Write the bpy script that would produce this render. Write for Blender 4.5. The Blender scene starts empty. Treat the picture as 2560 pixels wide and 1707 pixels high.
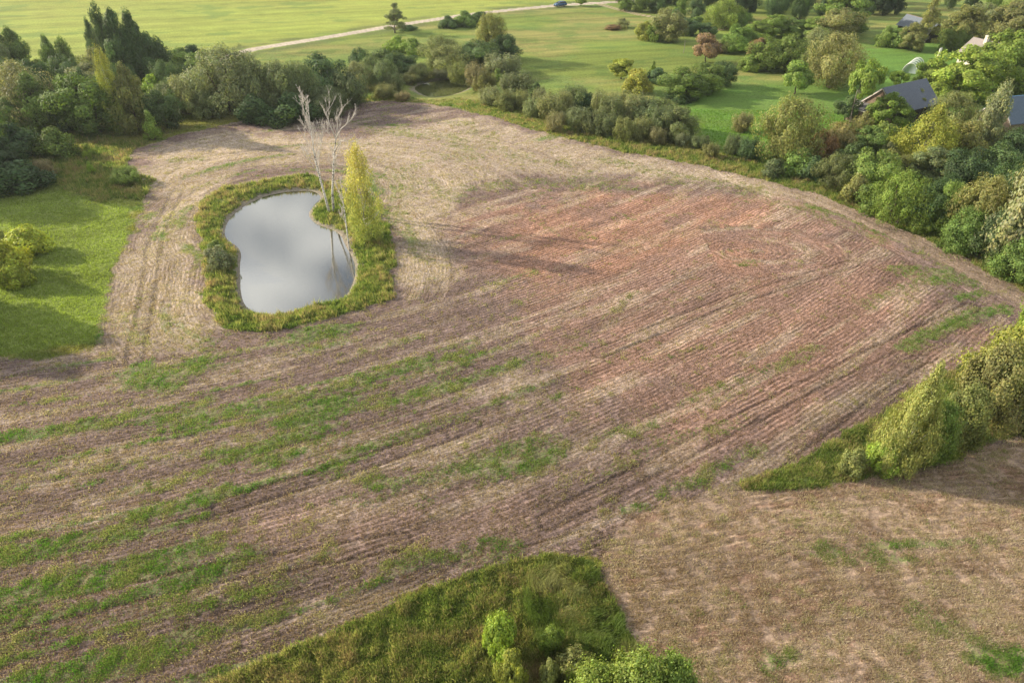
import bpy, math, random
import numpy as np
random.seed(7); RNG=np.random.default_rng(7)
C=bpy.context.scene.collection
# ------------------------------------------------------------------ camera, sky, sun, exposure
F=1705.; PITCH=math.radians(35); H=38.; SP,CP=math.sin(PITCH),math.cos(PITCH)
cam=bpy.data.cameras.new('camera'); cam.sensor_width=36; cam.lens=36*F/2560; cam.clip_start=.5; cam.clip_end=6000
co=bpy.data.objects.new('camera',cam); C.objects.link(co); co.location=(0,0,H); co.rotation_euler=(math.radians(90)-PITCH,0,0)
bpy.context.scene.camera=co
SUN_EL=math.radians(22.5); SX,SY=-.957,.29
w=bpy.data.worlds.new('World'); bpy.context.scene.world=w; w.use_nodes=True
nt=w.node_tree; N=nt.nodes; L=nt.links; bg=N['Background']
sky=N.new('ShaderNodeTexSky'); sky.sky_type='NISHITA'; sky.sun_disc=False; sky.sun_elevation=SUN_EL
sky.sun_rotation=math.atan2(SX,SY); sky.dust_density=2.5; sky.air_density=1.0
tc=N.new('ShaderNodeTexCoord'); mp=N.new('ShaderNodeMapping'); mp.inputs['Scale'].default_value=(1,1,2.2)
nz=N.new('ShaderNodeTexNoise'); nz.inputs['Scale'].default_value=7.5; nz.inputs['Detail'].default_value=6; nz.inputs['Roughness'].default_value=.5
cr=N.new('ShaderNodeValToRGB'); cr.color_ramp.elements[0].position=.35; cr.color_ramp.elements[1].position=.60
mx=N.new('ShaderNodeMixRGB'); mx.inputs[2].default_value=(12.4,12.5,12.2,1)
L.new(tc.outputs['Generated'],mp.inputs[0]); L.new(mp.outputs[0],nz.inputs[0]); L.new(nz.outputs[0],cr.inputs[0])
L.new(cr.outputs[0],mx.inputs[0]); L.new(sky.outputs[0],mx.inputs[1]); L.new(mx.outputs[0],bg.inputs[0]); bg.inputs[1].default_value=.068
sl=bpy.data.lights.new('sun','SUN'); sl.energy=5.0; sl.angle=math.radians(.6); sl.color=(1,.87,.68)
so=bpy.data.objects.new('sun',sl); C.objects.link(so)
from mathutils import Vector, Matrix
sv=Vector((SX*math.cos(SUN_EL),SY*math.cos(SUN_EL),math.sin(SUN_EL))); so.rotation_euler=sv.to_track_quat('Z','Y').to_euler(); so.location=(0,0,90)
vs=bpy.context.scene.view_settings; vs.view_transform='Standard'; vs.look='None'; vs.gamma=1; vs.exposure=.86
bpy.context.scene.cycles.max_bounces=5; bpy.context.scene.cycles.diffuse_bounces=2; bpy.context.scene.cycles.transparent_max_bounces=6
# ------------------------------------------------------------------ geometry of the view: photo pixel -> point on the ground
def P(px,py,z=0.):
    v=(py-853.5)/F; Z=(H-z)/(SP+v*CP); return ((px-1280)/F*Z, Z*(CP-v*SP))
def hgt(by,ty,bx=0):
    y=P(0,by)[1]; t=(ty-853.5)/F; return H-y*(SP+t*CP)/(CP-t*SP)
def depth(py): return H/(SP+(py-853.5)/F*CP)
def W(pts,z=0.): return np.array([P(a,b,z) for a,b in pts])
# ------------------------------------------------------------------ noise and zone maths
def vn(x,y,s=0):
    ix=np.floor(x).astype(np.int64); iy=np.floor(y).astype(np.int64); fx=x-ix; fy=y-iy
    fx=fx*fx*(3-2*fx); fy=fy*fy*(3-2*fy)
    def h(a,b):
        n=(a*374761393+b*668265263+s*982451653)&0xffffffff; n=((n^(n>>13))*1274126177)&0xffffffff
        return ((n^(n>>16))&0xffff)/65535.
    a=h(ix,iy); b=h(ix+1,iy); c=h(ix,iy+1); d=h(ix+1,iy+1)
    return (a*(1-fx)+b*fx)*(1-fy)+(c*(1-fx)+d*fx)*fy
def fbm(x,y,s=0,o=3):
    r=0; t=0; a=1.
    for i in range(o): r=r+a*vn(x*2**i,y*2**i,s+i*17); t+=a; a*=.55
    return r/t
def sst(a,b,x):
    t=np.clip((x-a)/(b-a),0,1); return t*t*(3-2*t)
def segd(x,y,pts,closed=False,far=1e3,margin=14):
    pts=np.asarray(pts); d=np.full(x.shape,far)
    m=(x>pts[:,0].min()-margin)&(x<pts[:,0].max()+margin)&(y>pts[:,1].min()-margin)&(y<pts[:,1].max()+margin)
    if not m.any(): return d
    X=x[m]; Y=y[m]; D=np.full(X.shape,far**2); ins=np.zeros(X.shape,bool); n=len(pts)
    for i in range(n if closed else n-1):
        ax,ay=pts[i]; bx,by=pts[(i+1)%n]; ex,ey=bx-ax,by-ay; q=max(ex*ex+ey*ey,1e-9)
        t=np.clip(((X-ax)*ex+(Y-ay)*ey)/q,0,1); D=np.minimum(D,(X-ax-t*ex)**2+(Y-ay-t*ey)**2)
        if closed and abs(ey)>1e-9:
            k=((ay>Y)!=(by>Y)); ins^=k&(X<ex*(Y-ay)/ey+ax)
    D=np.sqrt(D); 
    if closed: D=np.where(ins,-D,D)
    d[m]=D; return d
def smooth_loop(p,k=2):
    p=np.asarray(p)
    for _ in range(k):
        q=np.roll(p,-1,0); p=np.stack([.75*p+.25*q,.25*p+.75*q],1).reshape(-1,2)
    return p
WL=-.55
POND1=smooth_loop(W([(782,478),(800,487),(802,500),(784,516),(769,536),(784,557),(812,569),(833,575),(853,589),(863,614),(880,642),(889,665),(887,697),(869,738),(849,751),(808,757),(767,768),(727,780),(694,788),(661,782),(633,780),(612,764),(602,734),(600,685),(600,661),(604,636),(596,618),(576,605),(565,595),(561,579),(567,559),(584,536),(604,520),(633,504),(669,489),(710,481),(747,478)],WL),1)
POND2=smooth_loop(W([(1033,221),(1050,212),(1068,207),(1110,200),(1140,198),(1169,202),(1180,210),(1172,222),(1150,232),(1122,240),(1080,245),(1052,236)],WL),1)
FIELD=W([(0,900),(130,893),(235,868),(262,800),(272,740),(300,640),(345,545),(355,500),(380,452),(335,435),(306,405),(330,375),(430,340),(560,312),(700,285),(860,262),(960,252),(1100,262),(1260,302),(1400,345),(1560,380),(1750,415),(1920,452),(2050,490),(2150,530),(2280,585),(2420,655),(2560,735),(2640,800),(2560,800),(2440,890),(2300,980),(2170,1055),(2080,1105),(1990,1160),(1850,1210),(1870,1226),(2020,1218),(2140,1200),(2330,1150),(2560,1080),(2800,1040),(2800,1950),(1720,1800),(1600,1620),(1530,1500),(1475,1400),(1380,1385),(1250,1408),(1100,1462),(950,1528),(800,1592),(650,1660),(520,1712),(380,1790),(-300,2000),(-300,905)])
RED=W([(1180,520),(1400,490),(1650,470),(1900,480),(2100,550),(2250,640),(2350,760),(2400,840),(2300,930),(2050,1040),(1700,1120),(1500,980),(1400,860),(1300,720),(1150,640),(1080,560)])
CORE=W([(1180,600),(1300,530),(1480,480),(1700,470),(1900,520),(1950,600),(1900,690),(1700,690),(1500,700),(1300,690)])
RED2=W([(1000,1220),(1500,1250),(1450,1330),(1100,1400),(700,1400),(560,1330),(640,1260)])
STRAW=W([(560,330),(900,350),(1150,290),(1300,325),(1500,375),(1850,440),(2100,520),(1800,460),(1500,440),(1250,440),(1150,480),(1100,560),(1150,700),(1000,740),(980,560),(960,470),(860,400),(600,420),(500,520),(500,700),(540,860),(340,900),(270,850),(300,680),(400,500),(340,430),(400,370)])
DRY=W([(1480,1400),(1560,1300),(1680,1240),(1860,1224),(2140,1205),(2560,1090),(2800,1050),(2800,1950),(1720,1800),(1600,1620)])
LAWNL=W([(-300,470),(0,470),(150,468),(250,500),(330,512),(318,590),(290,660),(265,760),(250,850),(190,868),(0,893),(-300,900)])
ROUGH=W([(0,440),(60,380),(200,330),(330,350),(420,330),(330,375),(306,405),(335,435),(385,450),(350,500),(250,500),(150,468)])
VERGE=W([(1475,1400),(1380,1385),(1250,1408),(1100,1462),(950,1528),(800,1592),(650,1660),(520,1712),(380,1790),(-300,2000),(1800,2000),(1720,1800),(1600,1620),(1530,1500)])
VLUSH=W([(1475,1405),(1380,1390),(1330,1430),(1300,1500),(1340,1600),(1450,1650),(1610,1660),(1600,1600),(1530,1500)])
VRIGHT=W([(2640,800),(2560,800),(2440,890),(2300,980),(2170,1055),(2080,1105),(1990,1160),(1850,1210),(1870,1226),(2020,1218),(2140,1200),(2330,1150),(2560,1080),(2800,1040)])
MARGIN1=W([(700,440),(560,470),(505,500),(495,560),(505,640),(520,760),(560,810),(640,830),(800,800),(985,745),(985,600),(960,560),(900,500),(850,470),(780,440)])
LUSH=W([(1640,260),(1700,200),(2000,200),(2240,60),(2420,100),(2560,200),(2560,330),(2100,330),(1960,420),(1800,400),(1700,330)])
ROAD=W([(200,222),(400,180),(560,145),(632,124),(800,97),(1000,63),(1150,40),(1250,28),(1400,13),(1560,4),(1700,-5),(2000,-20)])
TRACK=W([(1500,11),(1540,22),(1600,37),(1680,50),(1800,75)])
LANE=W([(1870,436),(2100,520),(2300,610),(2420,670),(2560,750),(2700,830)])
# green patches: (points, half width in metres, strength)
GREEN=[([(350,930),(420,960),(480,925)],2.2,1.),([(570,1035),(700,1010),(830,970),(1060,905)],1.2,.95),([(0,1095),(200,1075),(380,1030),(520,1000)],.9,.9),([(400,1050),(520,1050)],1.6,.8),
 ([(0,1215),(200,1180),(500,1130),(640,1090)],.5,.5),([(330,1300),(430,1280),(560,1225)],.9,.9),([(280,1240),(480,1190),(560,1150)],.7,.7),([(940,1210),(1100,1190),(1200,1150),(1390,1110)],1.5,.75),([(1180,1170),(1300,1160),(1380,1130)],1.3,.95),
 ([(1650,1230),(1750,1195),(1900,1120)],.8,.75),([(1560,1270),(1610,1265)],.5,.8),([(2020,515),(2130,550),(2240,600),(2380,655)],.8,.95),([(2310,690),(2400,680),(2480,720)],3.0,.8),([(2390,745),(2480,735)],1.4,1.),([(2260,870),(2380,810),(2500,775)],1.1,.9),
 ([(1500,1180),(1700,1090),(1850,1060)],.7,.5),([(1280,760),(1450,700)],.5,.4),([(1220,710),(1330,680)],.8,.6),([(1500,800),(1590,730)],.5,.6),([(1350,560),(1400,590)],.7,.5),([(1560,540),(1580,550)],.6,.7),([(1850,660),(1880,655)],.9,.7),
 ([(2050,1370),(2150,1390),(2260,1400)],1.0,.7),([(2300,1540),(2340,1550)],1.0,.7),([(2450,1640),(2560,1650)],1.3,.9),([(1920,1660),(1970,1640)],.8,.8),([(1100,1010),(1250,960)],.6,.35),([(1640,1060),(1800,1000),(2000,900)],.5,.45),
 ([(900,880),(1040,840)],.6,.6),([(1620,900),(1750,870)],.6,.4),([(1020,420),(1200,370),(1320,390)],1.8,.5),([(1050,300),(1180,310)],2.0,.5),([(1250,450),(1500,450),(1900,470)],1.6,.45),([(990,520),(1030,470)],2,.5),([(1030,600),(1060,640)],1.8,.4),([(1000,330),(1120,345),(1180,395)],2.6,.62),([(1180,330),(1290,400),(1420,410)],2.,.5),([(960,430),(1080,460),(1150,500)],2.2,.5),([(1180,470),(1350,455),(1600,475)],2.,.6),([(1500,400),(1700,440),(1900,480)],1.6,.55),([(900,300),(960,330)],2.2,.5),([(1600,430),(2000,520),(2200,600)],1.2,.5),([(420,400),(500,395)],1.2,.7),([(460,440),(640,400)],.9,.5),([(1250,600),(1300,590)],.8,.5),([(1500,850),(1300,900)],.8,.45),([(1700,1010),(1900,930),(2050,870)],.7,.5),([(2150,760),(2330,700)],1.1,.55),
 ([(0,1380),(150,1340),(280,1320)],.45,.6),([(0,1470),(170,1440),(330,1400)],.45,.5),([(0,1620),(240,1560),(420,1500)],.5,.6),([(300,1540),(640,1450),(830,1370)],.4,.45),([(980,1420),(1100,1390),(1270,1375)],1.0,.7)]
GREENW=[(W(a),b,c) for a,b,c in GREEN]
SPIRALS=[(P(1885,628),9.5,1.9)]
PC=POND1.mean(0)
TRACKS=[(W(a),b) for a,b in [([(335,905),(365,760),(388,600),(440,480)],.26),([(560,1262),(800,1190),(1100,1090)],.16),([(640,1240),(900,1160),(1180,1060)],.12),([(1370,1300),(1700,1130),(2050,950),(2430,770)],.18),([(1500,880),(1800,760),(2130,660)],.15),([(0,1560),(500,1440),(1000,1350)],.14),([(1950,1200),(2200,1010),(2330,920)],.15),([(1150,1480),(1300,1390),(1480,1340)],.1)]]
def fields(x,y):
    n=x.shape[0]; r={}
    far=np.hypot(x,y)
    j=fbm(x*.35,y*.35,3,3)-.5; jf=fbm(x*1.6,y*1.6,5,2)-.5
    p1=segd(x,y,POND1,True); p2=segd(x,y,POND2,True,margin=10); pd=np.minimum(p1,p2)
    fd=segd(x,y,FIELD,True,margin=3)+j*1.8+jf*1.1
    mar=np.minimum(segd(x,y,MARGIN1,True,margin=3)+j*2.2+jf*.7,p2-4.0-j*3)
    field=sst(.25,-.25,fd)*sst(-.15,.15,mar)
    # --- row coordinates
    th=.456+.00654*x; u=(y-(.456*x+.00327*x*x))/np.sqrt(1+th*th); v=(x+th*y)/np.sqrt(1+th*th)
    ringd=np.where(p1<500,p1,np.hypot(x-PC[0],y-PC[1])-12)
    ang=np.arctan2(y-PC[1],x-PC[0]); rr=np.hypot(x-PC[0],y-PC[1])
    around=(p1<13.5)&(((x<PC[0]+4)&(y>50+.3*(x+36)))|((x>PC[0])&(y>62)&(p1<11)))|((y>92)&(rr<45)&(x<10)&(y<130))
    u=np.where(around,ringd,u); v=np.where(around,ang*16,v)
    dry=sst(.5,-.5,segd(x,y,DRY,True,margin=3)+j*1.5)
    u=np.where(dry>.5,(y-.12*x+.004*(x-20)**2+3.5*fbm(x*.05,y*.05,9,2))*.8,u); v=np.where(dry>.5,x,v)
    for (c,R,rm) in SPIRALS:
        q=np.hypot((x-c[0])*.62+.8*j,y-c[1]+.8*jf); m=(q<R*.75-3*j)&(q>.6)&(jf+j*1.5>-.22)&(x>c[0]-R*.55)&((dry<.5)); u=np.where(m,q,u); v=np.where(m,np.arctan2(y-c[1],x-c[0])*5,v)
    toplane=(segd(x,y,LANE,False,margin=8)<5); 
    u=np.where(toplane,segd(x,y,LANE,False,margin=8)*1.0,u)
    r['u']=u; r['v']=v
    # --- green density
    st=fbm(u*.55,v*.07,11,3); st2=fbm(u*1.7,v*.18,13,3); bl=fbm(x*.12,y*.12,15,3)
    left=sst(10,-25,x)*sst(66,50,y)
    g=sst(.56,.72,st*.65+bl*.35+.10*left-.03)*.75+sst(.6,.72,st2)*.35*(.35+.65*left)+.05
    red=sst(6.,-6.,segd(x,y,RED,True,margin=10)+j*16); red2=sst(1.5,-2,segd(x,y,RED2,True,margin=4)+j*4)
    g*=(1-.75*red)*(1-.8*red2)
    gp=np.zeros(n)
    for pts,hw,k in GREENW:
        d=segd(x,y,pts,False,margin=hw*2.5+1.5); gp=np.maximum(gp,k*sst(1.35,.35,d/hw+j*1.4+jf*.9))
    lines=sst(.74,.95,np.sin(u*2*np.pi/2.6+3*fbm(x*.05,y*.05,17,2)+1.2*(st-.5)))*sst(.38,.6,fbm(u*.25,v*.05,19,3))*sst(25,-25,x)*sst(64,52,y)*(dry<.5)*(1-red2*.7)
    g=np.clip(np.maximum(np.maximum(g*(.55+.9*bl),gp*(.45+.6*st+.45*st2)),lines*.9),0,1)
    straw=sst(2,-2,segd(x,y,STRAW,True,margin=5)+j*6)*(.5+.9*fbm(u*.5,v*.2,21,3))
    straw=np.clip(np.maximum(straw,sst(.5,.7,fbm(u*.8,v*.1,23,3))*.55),0,1)
    # --- colours (albedo)
    def cc(*a): return np.array(a)[None,:]
    def mix(a,b,t): return a*(1-t[:,None])+b*t[:,None]
    soil=np.repeat(cc(.18,.13,.118),n,0)
    soil=mix(soil,cc(.265,.165,.13),red*(.45+.75*fbm(u*.35,v*.06,29,3))); soil=mix(soil,cc(.25,.175,.15),red2*.7)
    soil=mix(soil,cc(.47,.39,.315),np.clip(straw,0,1)*.66)
    core=sst(3,-4,segd(x,y,CORE,True,margin=7)+j*9)*sst(.3,.55,fbm(u*.3,v*.1,37,3)); soil=mix(soil,cc(.34,.18,.12),core*.42)
    lane=sst(2.6,1.4,segd(x,y,LANE,False,margin=8)+jf); soil=mix(soil,cc(.36,.28,.215),lane*.6); g=g*(1-.8*lane)
    soil=mix(soil,cc(.275,.20,.15)*(.82+.36*fbm(x*.25,y*.25,31,3))[:,None],dry)
    soil=mix(soil,cc(.17,.085,.055),dry*sst(.52,.72,fbm(x*.5,y*1.1,33,4))*.55)
    soil=soil*(.49+.55*fbm(u*.9,v*.12,35,3)+.5*fbm(u*.38,v*.03,36,3))[:,None]
    trk=np.zeros(n)
    for tp_,tw in TRACKS: trk=np.maximum(trk,sst(tw*1.6,tw*.5,np.abs(segd(x,y,tp_,False,margin=4)+.12*jf-.75)))
    soil=soil*(1-.36*trk[:,None]); r_trk=trk
    # meadow base
    hue=fbm(x*.03+y*.01,y*.06,41,3); h2=fbm(x*.2,y*.35,43,3)
    mead=mix(np.repeat(cc(.18,.22,.05),n,0),cc(.25,.23,.08),sst(.4,.65,hue)); mead=mix(mead,cc(.11,.17,.04),sst(.5,.7,h2)*.6)
    h3=fbm((x*.96+y*.28)*.022,(y*.96-x*.28)*.2,45,3); h4=fbm((x*.96+y*.28)*.05,(y*.96-x*.28)*.6,46,2); mead=mead*(.30+.75*h3+.48*h4)[:,None]*np.array([1.05,1.1,1.0]); mead=mix(mead,cc(.09,.16,.04),sst(.55,.7,h3)*.5)
    lush=sst(4,-6,segd(x,y,LUSH,True,margin=8)+j*8); mead=mix(mead,cc(.10,.20,.035)*(.6+.4*h2+.4*h4)[:,None],lush*.85)
    topl=sst(0,12,(y-182)-(x+65)*.79)*(x>-300); topl=np.where((x<-60)&(y>165),1.,topl); mead=mix(mead,cc(.27,.31,.065)*(.28+.45*h2+.5*h3+.45*h4)[:,None],topl*.8); spots=sst(.60,.72,fbm(x*.10,y*.22,48,4)); mead=mix(mead,cc(.13,.20,.05),spots*.6)
    ll=sst(.5,-.5,segd(x,y,LAWNL,True,margin=3)+j*1.2); mead=mix(mead,cc(.17,.215,.05)*(.45+.5*h2+.35*h3+.35*h4)[:,None],ll)
    rough=sst(1,-1,segd(x,y,ROUGH,True,margin=3)+j*3); mead=mix(mead,cc(.17,.18,.07)*(.7+.6*h2)[:,None],rough)
    vg=sst(.3,-.3,segd(x,y,VERGE,True,margin=2)); vr=sst(.3,-.3,segd(x,y,VRIGHT,True,margin=2)); mead=mix(mead,cc(.13,.155,.05)*(.6+.8*h2)[:,None],np.maximum(vg,vr))
    ins=sst(.2,-.4,mar)*(segd(x,y,FIELD,True,margin=3)<3); mead=mix(mead,cc(.14,.17,.055)*(.6+.8*h2)[:,None],ins)
    # field edges: belt of rank grass outside the ploughed land
    col=mix(mead,soil,field)
    # dirt road and track
    rd=segd(x,y,ROAD,False,margin=9); rj=rd+.5*jf
    bank=sst(9,4,rd)*sst(2.2,3.2,rd); col=mix(col,cc(.10,.12,.045),bank*.75*sst(.3,.6,fbm(x*.1,y*.3,47,2)))
    road=sst(2.1,1.5,rj); col=mix(col,cc(.46,.39,.33)*(.75+.5*fbm(x*.6,y*.6,49,2))[:,None],road); col=mix(col,cc(.22,.22,.10),sst(.35,.1,np.abs(rd))*.4*(y>0)); 
    tk=np.abs(segd(x,y,TRACK,False,margin=6)-.7); tr=sst(.6,.25,tk); col=mix(col,cc(.36,.28,.2),tr)
    # mud rim of the ponds
    mud=sst(1.5,.3,pd+jf*1.4+j*1.2)*(pd<5); col=mix(col,cc(.25,.21,.18),mud*.85)
    col=np.where((pd<-.2)[:,None],cc(.10,.085,.05),col)
    r['col']=col; r['green']=np.clip(np.where(field>.5,g,0),0,1); r['field']=field; r['straw']=straw; r['dry']=dry; r['red']=red; r['red2']=red2
    r['furr']=field*np.where(dry>.5,1.3,1.)*(.8+.2*red)*(.4+.9*fbm(x*.15,y*.15,51,2))*(1-.75*g)
    r['mar']=mar; r['p1']=p1; r['p2']=p2; r['vg']=vg; r['vr']=vr; r['rough']=rough; r['ll']=ll; r['lush']=lush; r['fd']=fd; r['road']=road; r['rd']=rd; r['mead']=(1-field)*(pd>.6)*(1-road); r['vl']=sst(.5,-.5,segd(x,y,VLUSH,True,margin=2)+j)
    # --- height
    bowl=np.where(pd<2.2,-1.5*sst(2.2,-3.5,pd)*1.15,0.); bowl=np.where(pd<2.2,np.interp(pd,[-6,-1,0,.35,2.2],[-1.6,-1.1,WL,WL+.14,0]),0)
    h=bowl
    near=sst(190,90,far)
    fu=np.sin(u*2*np.pi/.46+9*fbm(x*.3,y*.3,61,2))
    h=h+field*near*(r['furr']*.03*fu+(.05*(fbm(x*2.6,y*2.6,63,2)-.5)+.12*(fbm(u*.9,v*.15,65,3)-.5)+.10*r['green']*vn(x*3.1,y*3.1,67))-.05*r_trk)
    h=h+(1-field)*near*(pd>.5)*(1-road)*(.16*(fbm(x*1.3,y*1.3,69,3)-.5)+.25*(vg+vr+ins)*(fbm(x*1.0,y*1.0,71,2)-.4)+.15*lush*(fbm(x*.5,y*.8,73,2)-.5))
    h=h+.35*(fbm(x*.02,y*.02,75,2)-.5)*sst(3,12,pd)
    r['h']=h; return r
def gz(x,y):
    return float(fields(np.array([x,float(x)]),np.array([y,float(y)]))['h'][0])
# ------------------------------------------------------------------ helpers for materials and meshes
def mat(name):
    m=bpy.data.materials.new(name); m.use_nodes=True; return m,m.node_tree.nodes,m.node_tree.links,m.node_tree.nodes['Principled BSDF']
def simple(name,col,rough=.8,noise=0,scale=5,spec=.3,stretch=None,metal=0):
    m,n,l,b=mat(name); b.inputs['Roughness'].default_value=rough; b.inputs['Base Color'].default_value=(*col,1); b.inputs['Specular IOR Level'].default_value=spec; b.inputs['Metallic'].default_value=metal
    if noise:
        t=n.new('ShaderNodeTexCoord'); q=n.new('ShaderNodeTexNoise'); q.inputs['Scale'].default_value=scale; q.inputs['Detail'].default_value=5
        mpn=n.new('ShaderNodeMapping'); mpn.inputs['Scale'].default_value=stretch or (1,1,1); l.new(t.outputs['Object'],mpn.inputs[0]); l.new(mpn.outputs[0],q.inputs[0])
        k=n.new('ShaderNodeMapRange'); k.inputs[1].default_value=.3; k.inputs[2].default_value=.7; k.inputs[3].default_value=1-noise; k.inputs[4].default_value=1+noise
        l.new(q.outputs[0],k.inputs[0]); mm=n.new('ShaderNodeVectorMath'); mm.operation='SCALE'; mm.inputs[0].default_value=col; l.new(k.outputs[0],mm.inputs['Scale']); l.new(mm.outputs[0],b.inputs['Base Color'])
    return m
def npmesh(name,verts,faces,k,mats,smooth=False,cols=None,midx=None):
    """verts (N,3); faces (M,k) all with k corners"""
    me=bpy.data.meshes.new(name); v=np.ascontiguousarray(verts,dtype=np.float32); f=np.ascontiguousarray(faces,dtype=np.int32)
    me.vertices.add(len(v)); me.vertices.foreach_set('co',v.ravel()); me.loops.add(f.size); me.loops.foreach_set('vertex_index',f.ravel())
    me.polygons.add(len(f)); me.polygons.foreach_set('loop_start',np.arange(0,f.size,k,dtype=np.int32)); me.polygons.foreach_set('loop_total',np.full(len(f),k,dtype=np.int32))
    if smooth: me.polygons.foreach_set('use_smooth',np.ones(len(f),dtype=bool))
    for m in mats: me.materials.append(m)
    me.update(calc_edges=True)
    if cols is not None:
        for an,(dt,arr) in cols.items():
            a=me.attributes.new(an,dt,'POINT')
            a.data.foreach_set('color' if dt=='FLOAT_COLOR' else ('vector' if dt=='FLOAT_VECTOR' else 'value'),np.ascontiguousarray(arr,dtype=np.float32).ravel())
    return me
def link(name,me,parent=None,**kw):
    o=bpy.data.objects.new(name,me); C.objects.link(o)
    if parent: o.parent=parent
    for k,v in kw.items(): o[k]=v
    return o
def empty(name,loc,label=None,cat=None,group=None,rz=0,sc=(1,1,1)):
    o=bpy.data.objects.new(name,None); C.objects.link(o); o.location=loc; o.rotation_euler=(0,0,rz); o.scale=sc; o.empty_display_size=.5
    if label: o['label']=label; o['category']=cat
    if group: o['group']=group
    return o
class MB:
    def __init__(s): s.v=[]; s.f=[]
    def add(s,vs,fs):
        b=len(s.v); s.v+=[tuple(q) for q in vs]; s.f+=[tuple(b+i for i in f) for f in fs]
    def box(s,x0,x1,y0,y1,z0,z1):
        s.add([(x0,y0,z0),(x1,y0,z0),(x1,y1,z0),(x0,y1,z0),(x0,y0,z1),(x1,y0,z1),(x1,y1,z1),(x0,y1,z1)],[(0,3,2,1),(4,5,6,7),(0,1,5,4),(1,2,6,5),(2,3,7,6),(3,0,4,7)])
    def prism(s,quad,t):
        """quad: 4 points, thickened along its normal by t"""
        q=[Vector(a) for a in quad]; n=(q[1]-q[0]).cross(q[3]-q[0]).normalized()*t
        s.add(q+[a+n for a in q],[(0,3,2,1),(4,5,6,7),(0,1,5,4),(1,2,6,5),(2,3,7,6),(3,0,4,7)])
    def tube(s,pts,rad,ns=6,cap=True):
        b=len(s.v); pts=[Vector(p) for p in pts]
        for i,p in enumerate(pts):
            d=(pts[min(i+1,len(pts)-1)]-pts[max(i-1,0)]).normalized(); a=d.orthogonal().normalized() if abs(d.z)<.99 else Vector((1,0,0)); e=d.cross(a)
            if i and a.dot(pa)<0 : a=-a; e=-e
            pa=a
            for k in range(ns):
                t=2*math.pi*k/ns; s.v.append(tuple(p+(a*math.cos(t)+e*math.sin(t))*rad[i]))
        for i in range(len(pts)-1):
            for k in range(ns): s.f.append((b+i*ns+k,b+i*ns+(k+1)%ns,b+(i+1)*ns+(k+1)%ns,b+(i+1)*ns+k))
        if cap: s.f.append(tuple(b+k for k in range(ns))[::-1]); s.f.append(tuple(b+(len(pts)-1)*ns+k for k in range(ns)))
    def lathe(s,prof,ns=14,c=(0,0,0)):
        b=len(s.v)
        for r,z in prof:
            for k in range(ns): t=2*math.pi*k/ns; s.v.append((c[0]+r*math.cos(t),c[1]+r*math.sin(t),c[2]+z))
        for i in range(len(prof)-1):
            for k in range(ns): s.f.append((b+i*ns+k,b+i*ns+(k+1)%ns,b+(i+1)*ns+(k+1)%ns,b+(i+1)*ns+k))
        s.f.append(tuple(b+k for k in range(ns))[::-1]); s.f.append(tuple(b+(len(prof)-1)*ns+k for k in range(ns)))
    def mesh(s,name,m,smooth=False):
        me=bpy.data.meshes.new(name); me.from_pydata(s.v,[],s.f)
        for mm in (m if isinstance(m,list) else [m]): me.materials.append(mm)
        if smooth: me.polygons.foreach_set('use_smooth',[True]*len(me.polygons))
        me.update(); return me
    def build(s,name,m,parent=None,smooth=False,**kw): return link(name,s.mesh(name,m,smooth),parent,**kw)
# ------------------------------------------------------------------ the ground: one sheet to the horizon
def axis_x():
    a=[0.]; 
    while a[-1]<60: a.append(a[-1]+(.125 if a[-1]<34 else .17))
    while a[-1]<185: a.append(a[-1]+.2+(a[-1]-60)*.004)
    while a[-1]<5000: a.append(a[-1]+(a[-1]-180)*.35+1)
    a=np.array(a); return np.concatenate([-a[:0:-1],a])
def axis_y():
    a=[20.]
    while a[-1]<262: a.append(a[-1]+max(.11,a[-1]**2/38000.))
    while a[-1]<5000: a.append(a[-1]+(a[-1]-258)*.35+1)
    b=[19.]
    while b[-1]>-3000: b.append(b[-1]-(1+(19-b[-1])*.4))
    return np.array(b[::-1]+a)
gx,gy=axis_x(),axis_y(); GX,GY=np.meshgrid(gx,gy); X=GX.ravel(); Y=GY.ravel()
R=fields(X,Y)
nx,ny=len(gx),len(gy); idx=np.arange(nx*ny).reshape(ny,nx)
fc=np.stack([idx[:-1,:-1].ravel(),idx[:-1,1:].ravel(),idx[1:,1:].ravel(),idx[1:,:-1].ravel()],1)
print('ground verts',len(X))
gm,n,l,b=mat('ground')
b.inputs['Roughness'].default_value=.95; b.inputs['Specular IOR Level'].default_value=.12
def nod(t,**k):
    q=n.new(t)
    for a,c in k.items(): setattr(q,a,c)
    return q
def math_(op,a,c=None,d=None):
    q=nod('ShaderNodeMath',operation=op)
    for i,s in enumerate([a,c,d]):
        if s is None: continue
        if isinstance(s,(int,float)): q.inputs[i].default_value=s
        else: l.new(s,q.inputs[i])
    return q.outputs[0]
ac=nod('ShaderNodeAttribute',attribute_name='col'); am=nod('ShaderNodeAttribute',attribute_name='msk'); ar=nod('ShaderNodeAttribute',attribute_name='row')
sm=nod('ShaderNodeSeparateColor'); l.new(am.outputs['Color'],sm.inputs[0]); sr=nod('ShaderNodeSeparateXYZ'); l.new(ar.outputs['Vector'],sr.inputs[0])
gN=nod('ShaderNodeNewGeometry')
def noise(vec,sc,det=4,ro=.6):
    q=nod('ShaderNodeTexNoise'); q.inputs['Scale'].default_value=sc; q.inputs['Detail'].default_value=det; q.inputs['Roughness'].default_value=ro; l.new(vec,q.inputs['Vector']); return q.outputs['Fac']
def mrange(x,a,bb,c,d):
    q=nod('ShaderNodeMapRange'); l.new(x,q.inputs[0])
    for i,s in enumerate([a,bb,c,d]): q.inputs[1+i].default_value=s
    return q.outputs[0]
pos=gN.outputs['Position']
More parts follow.
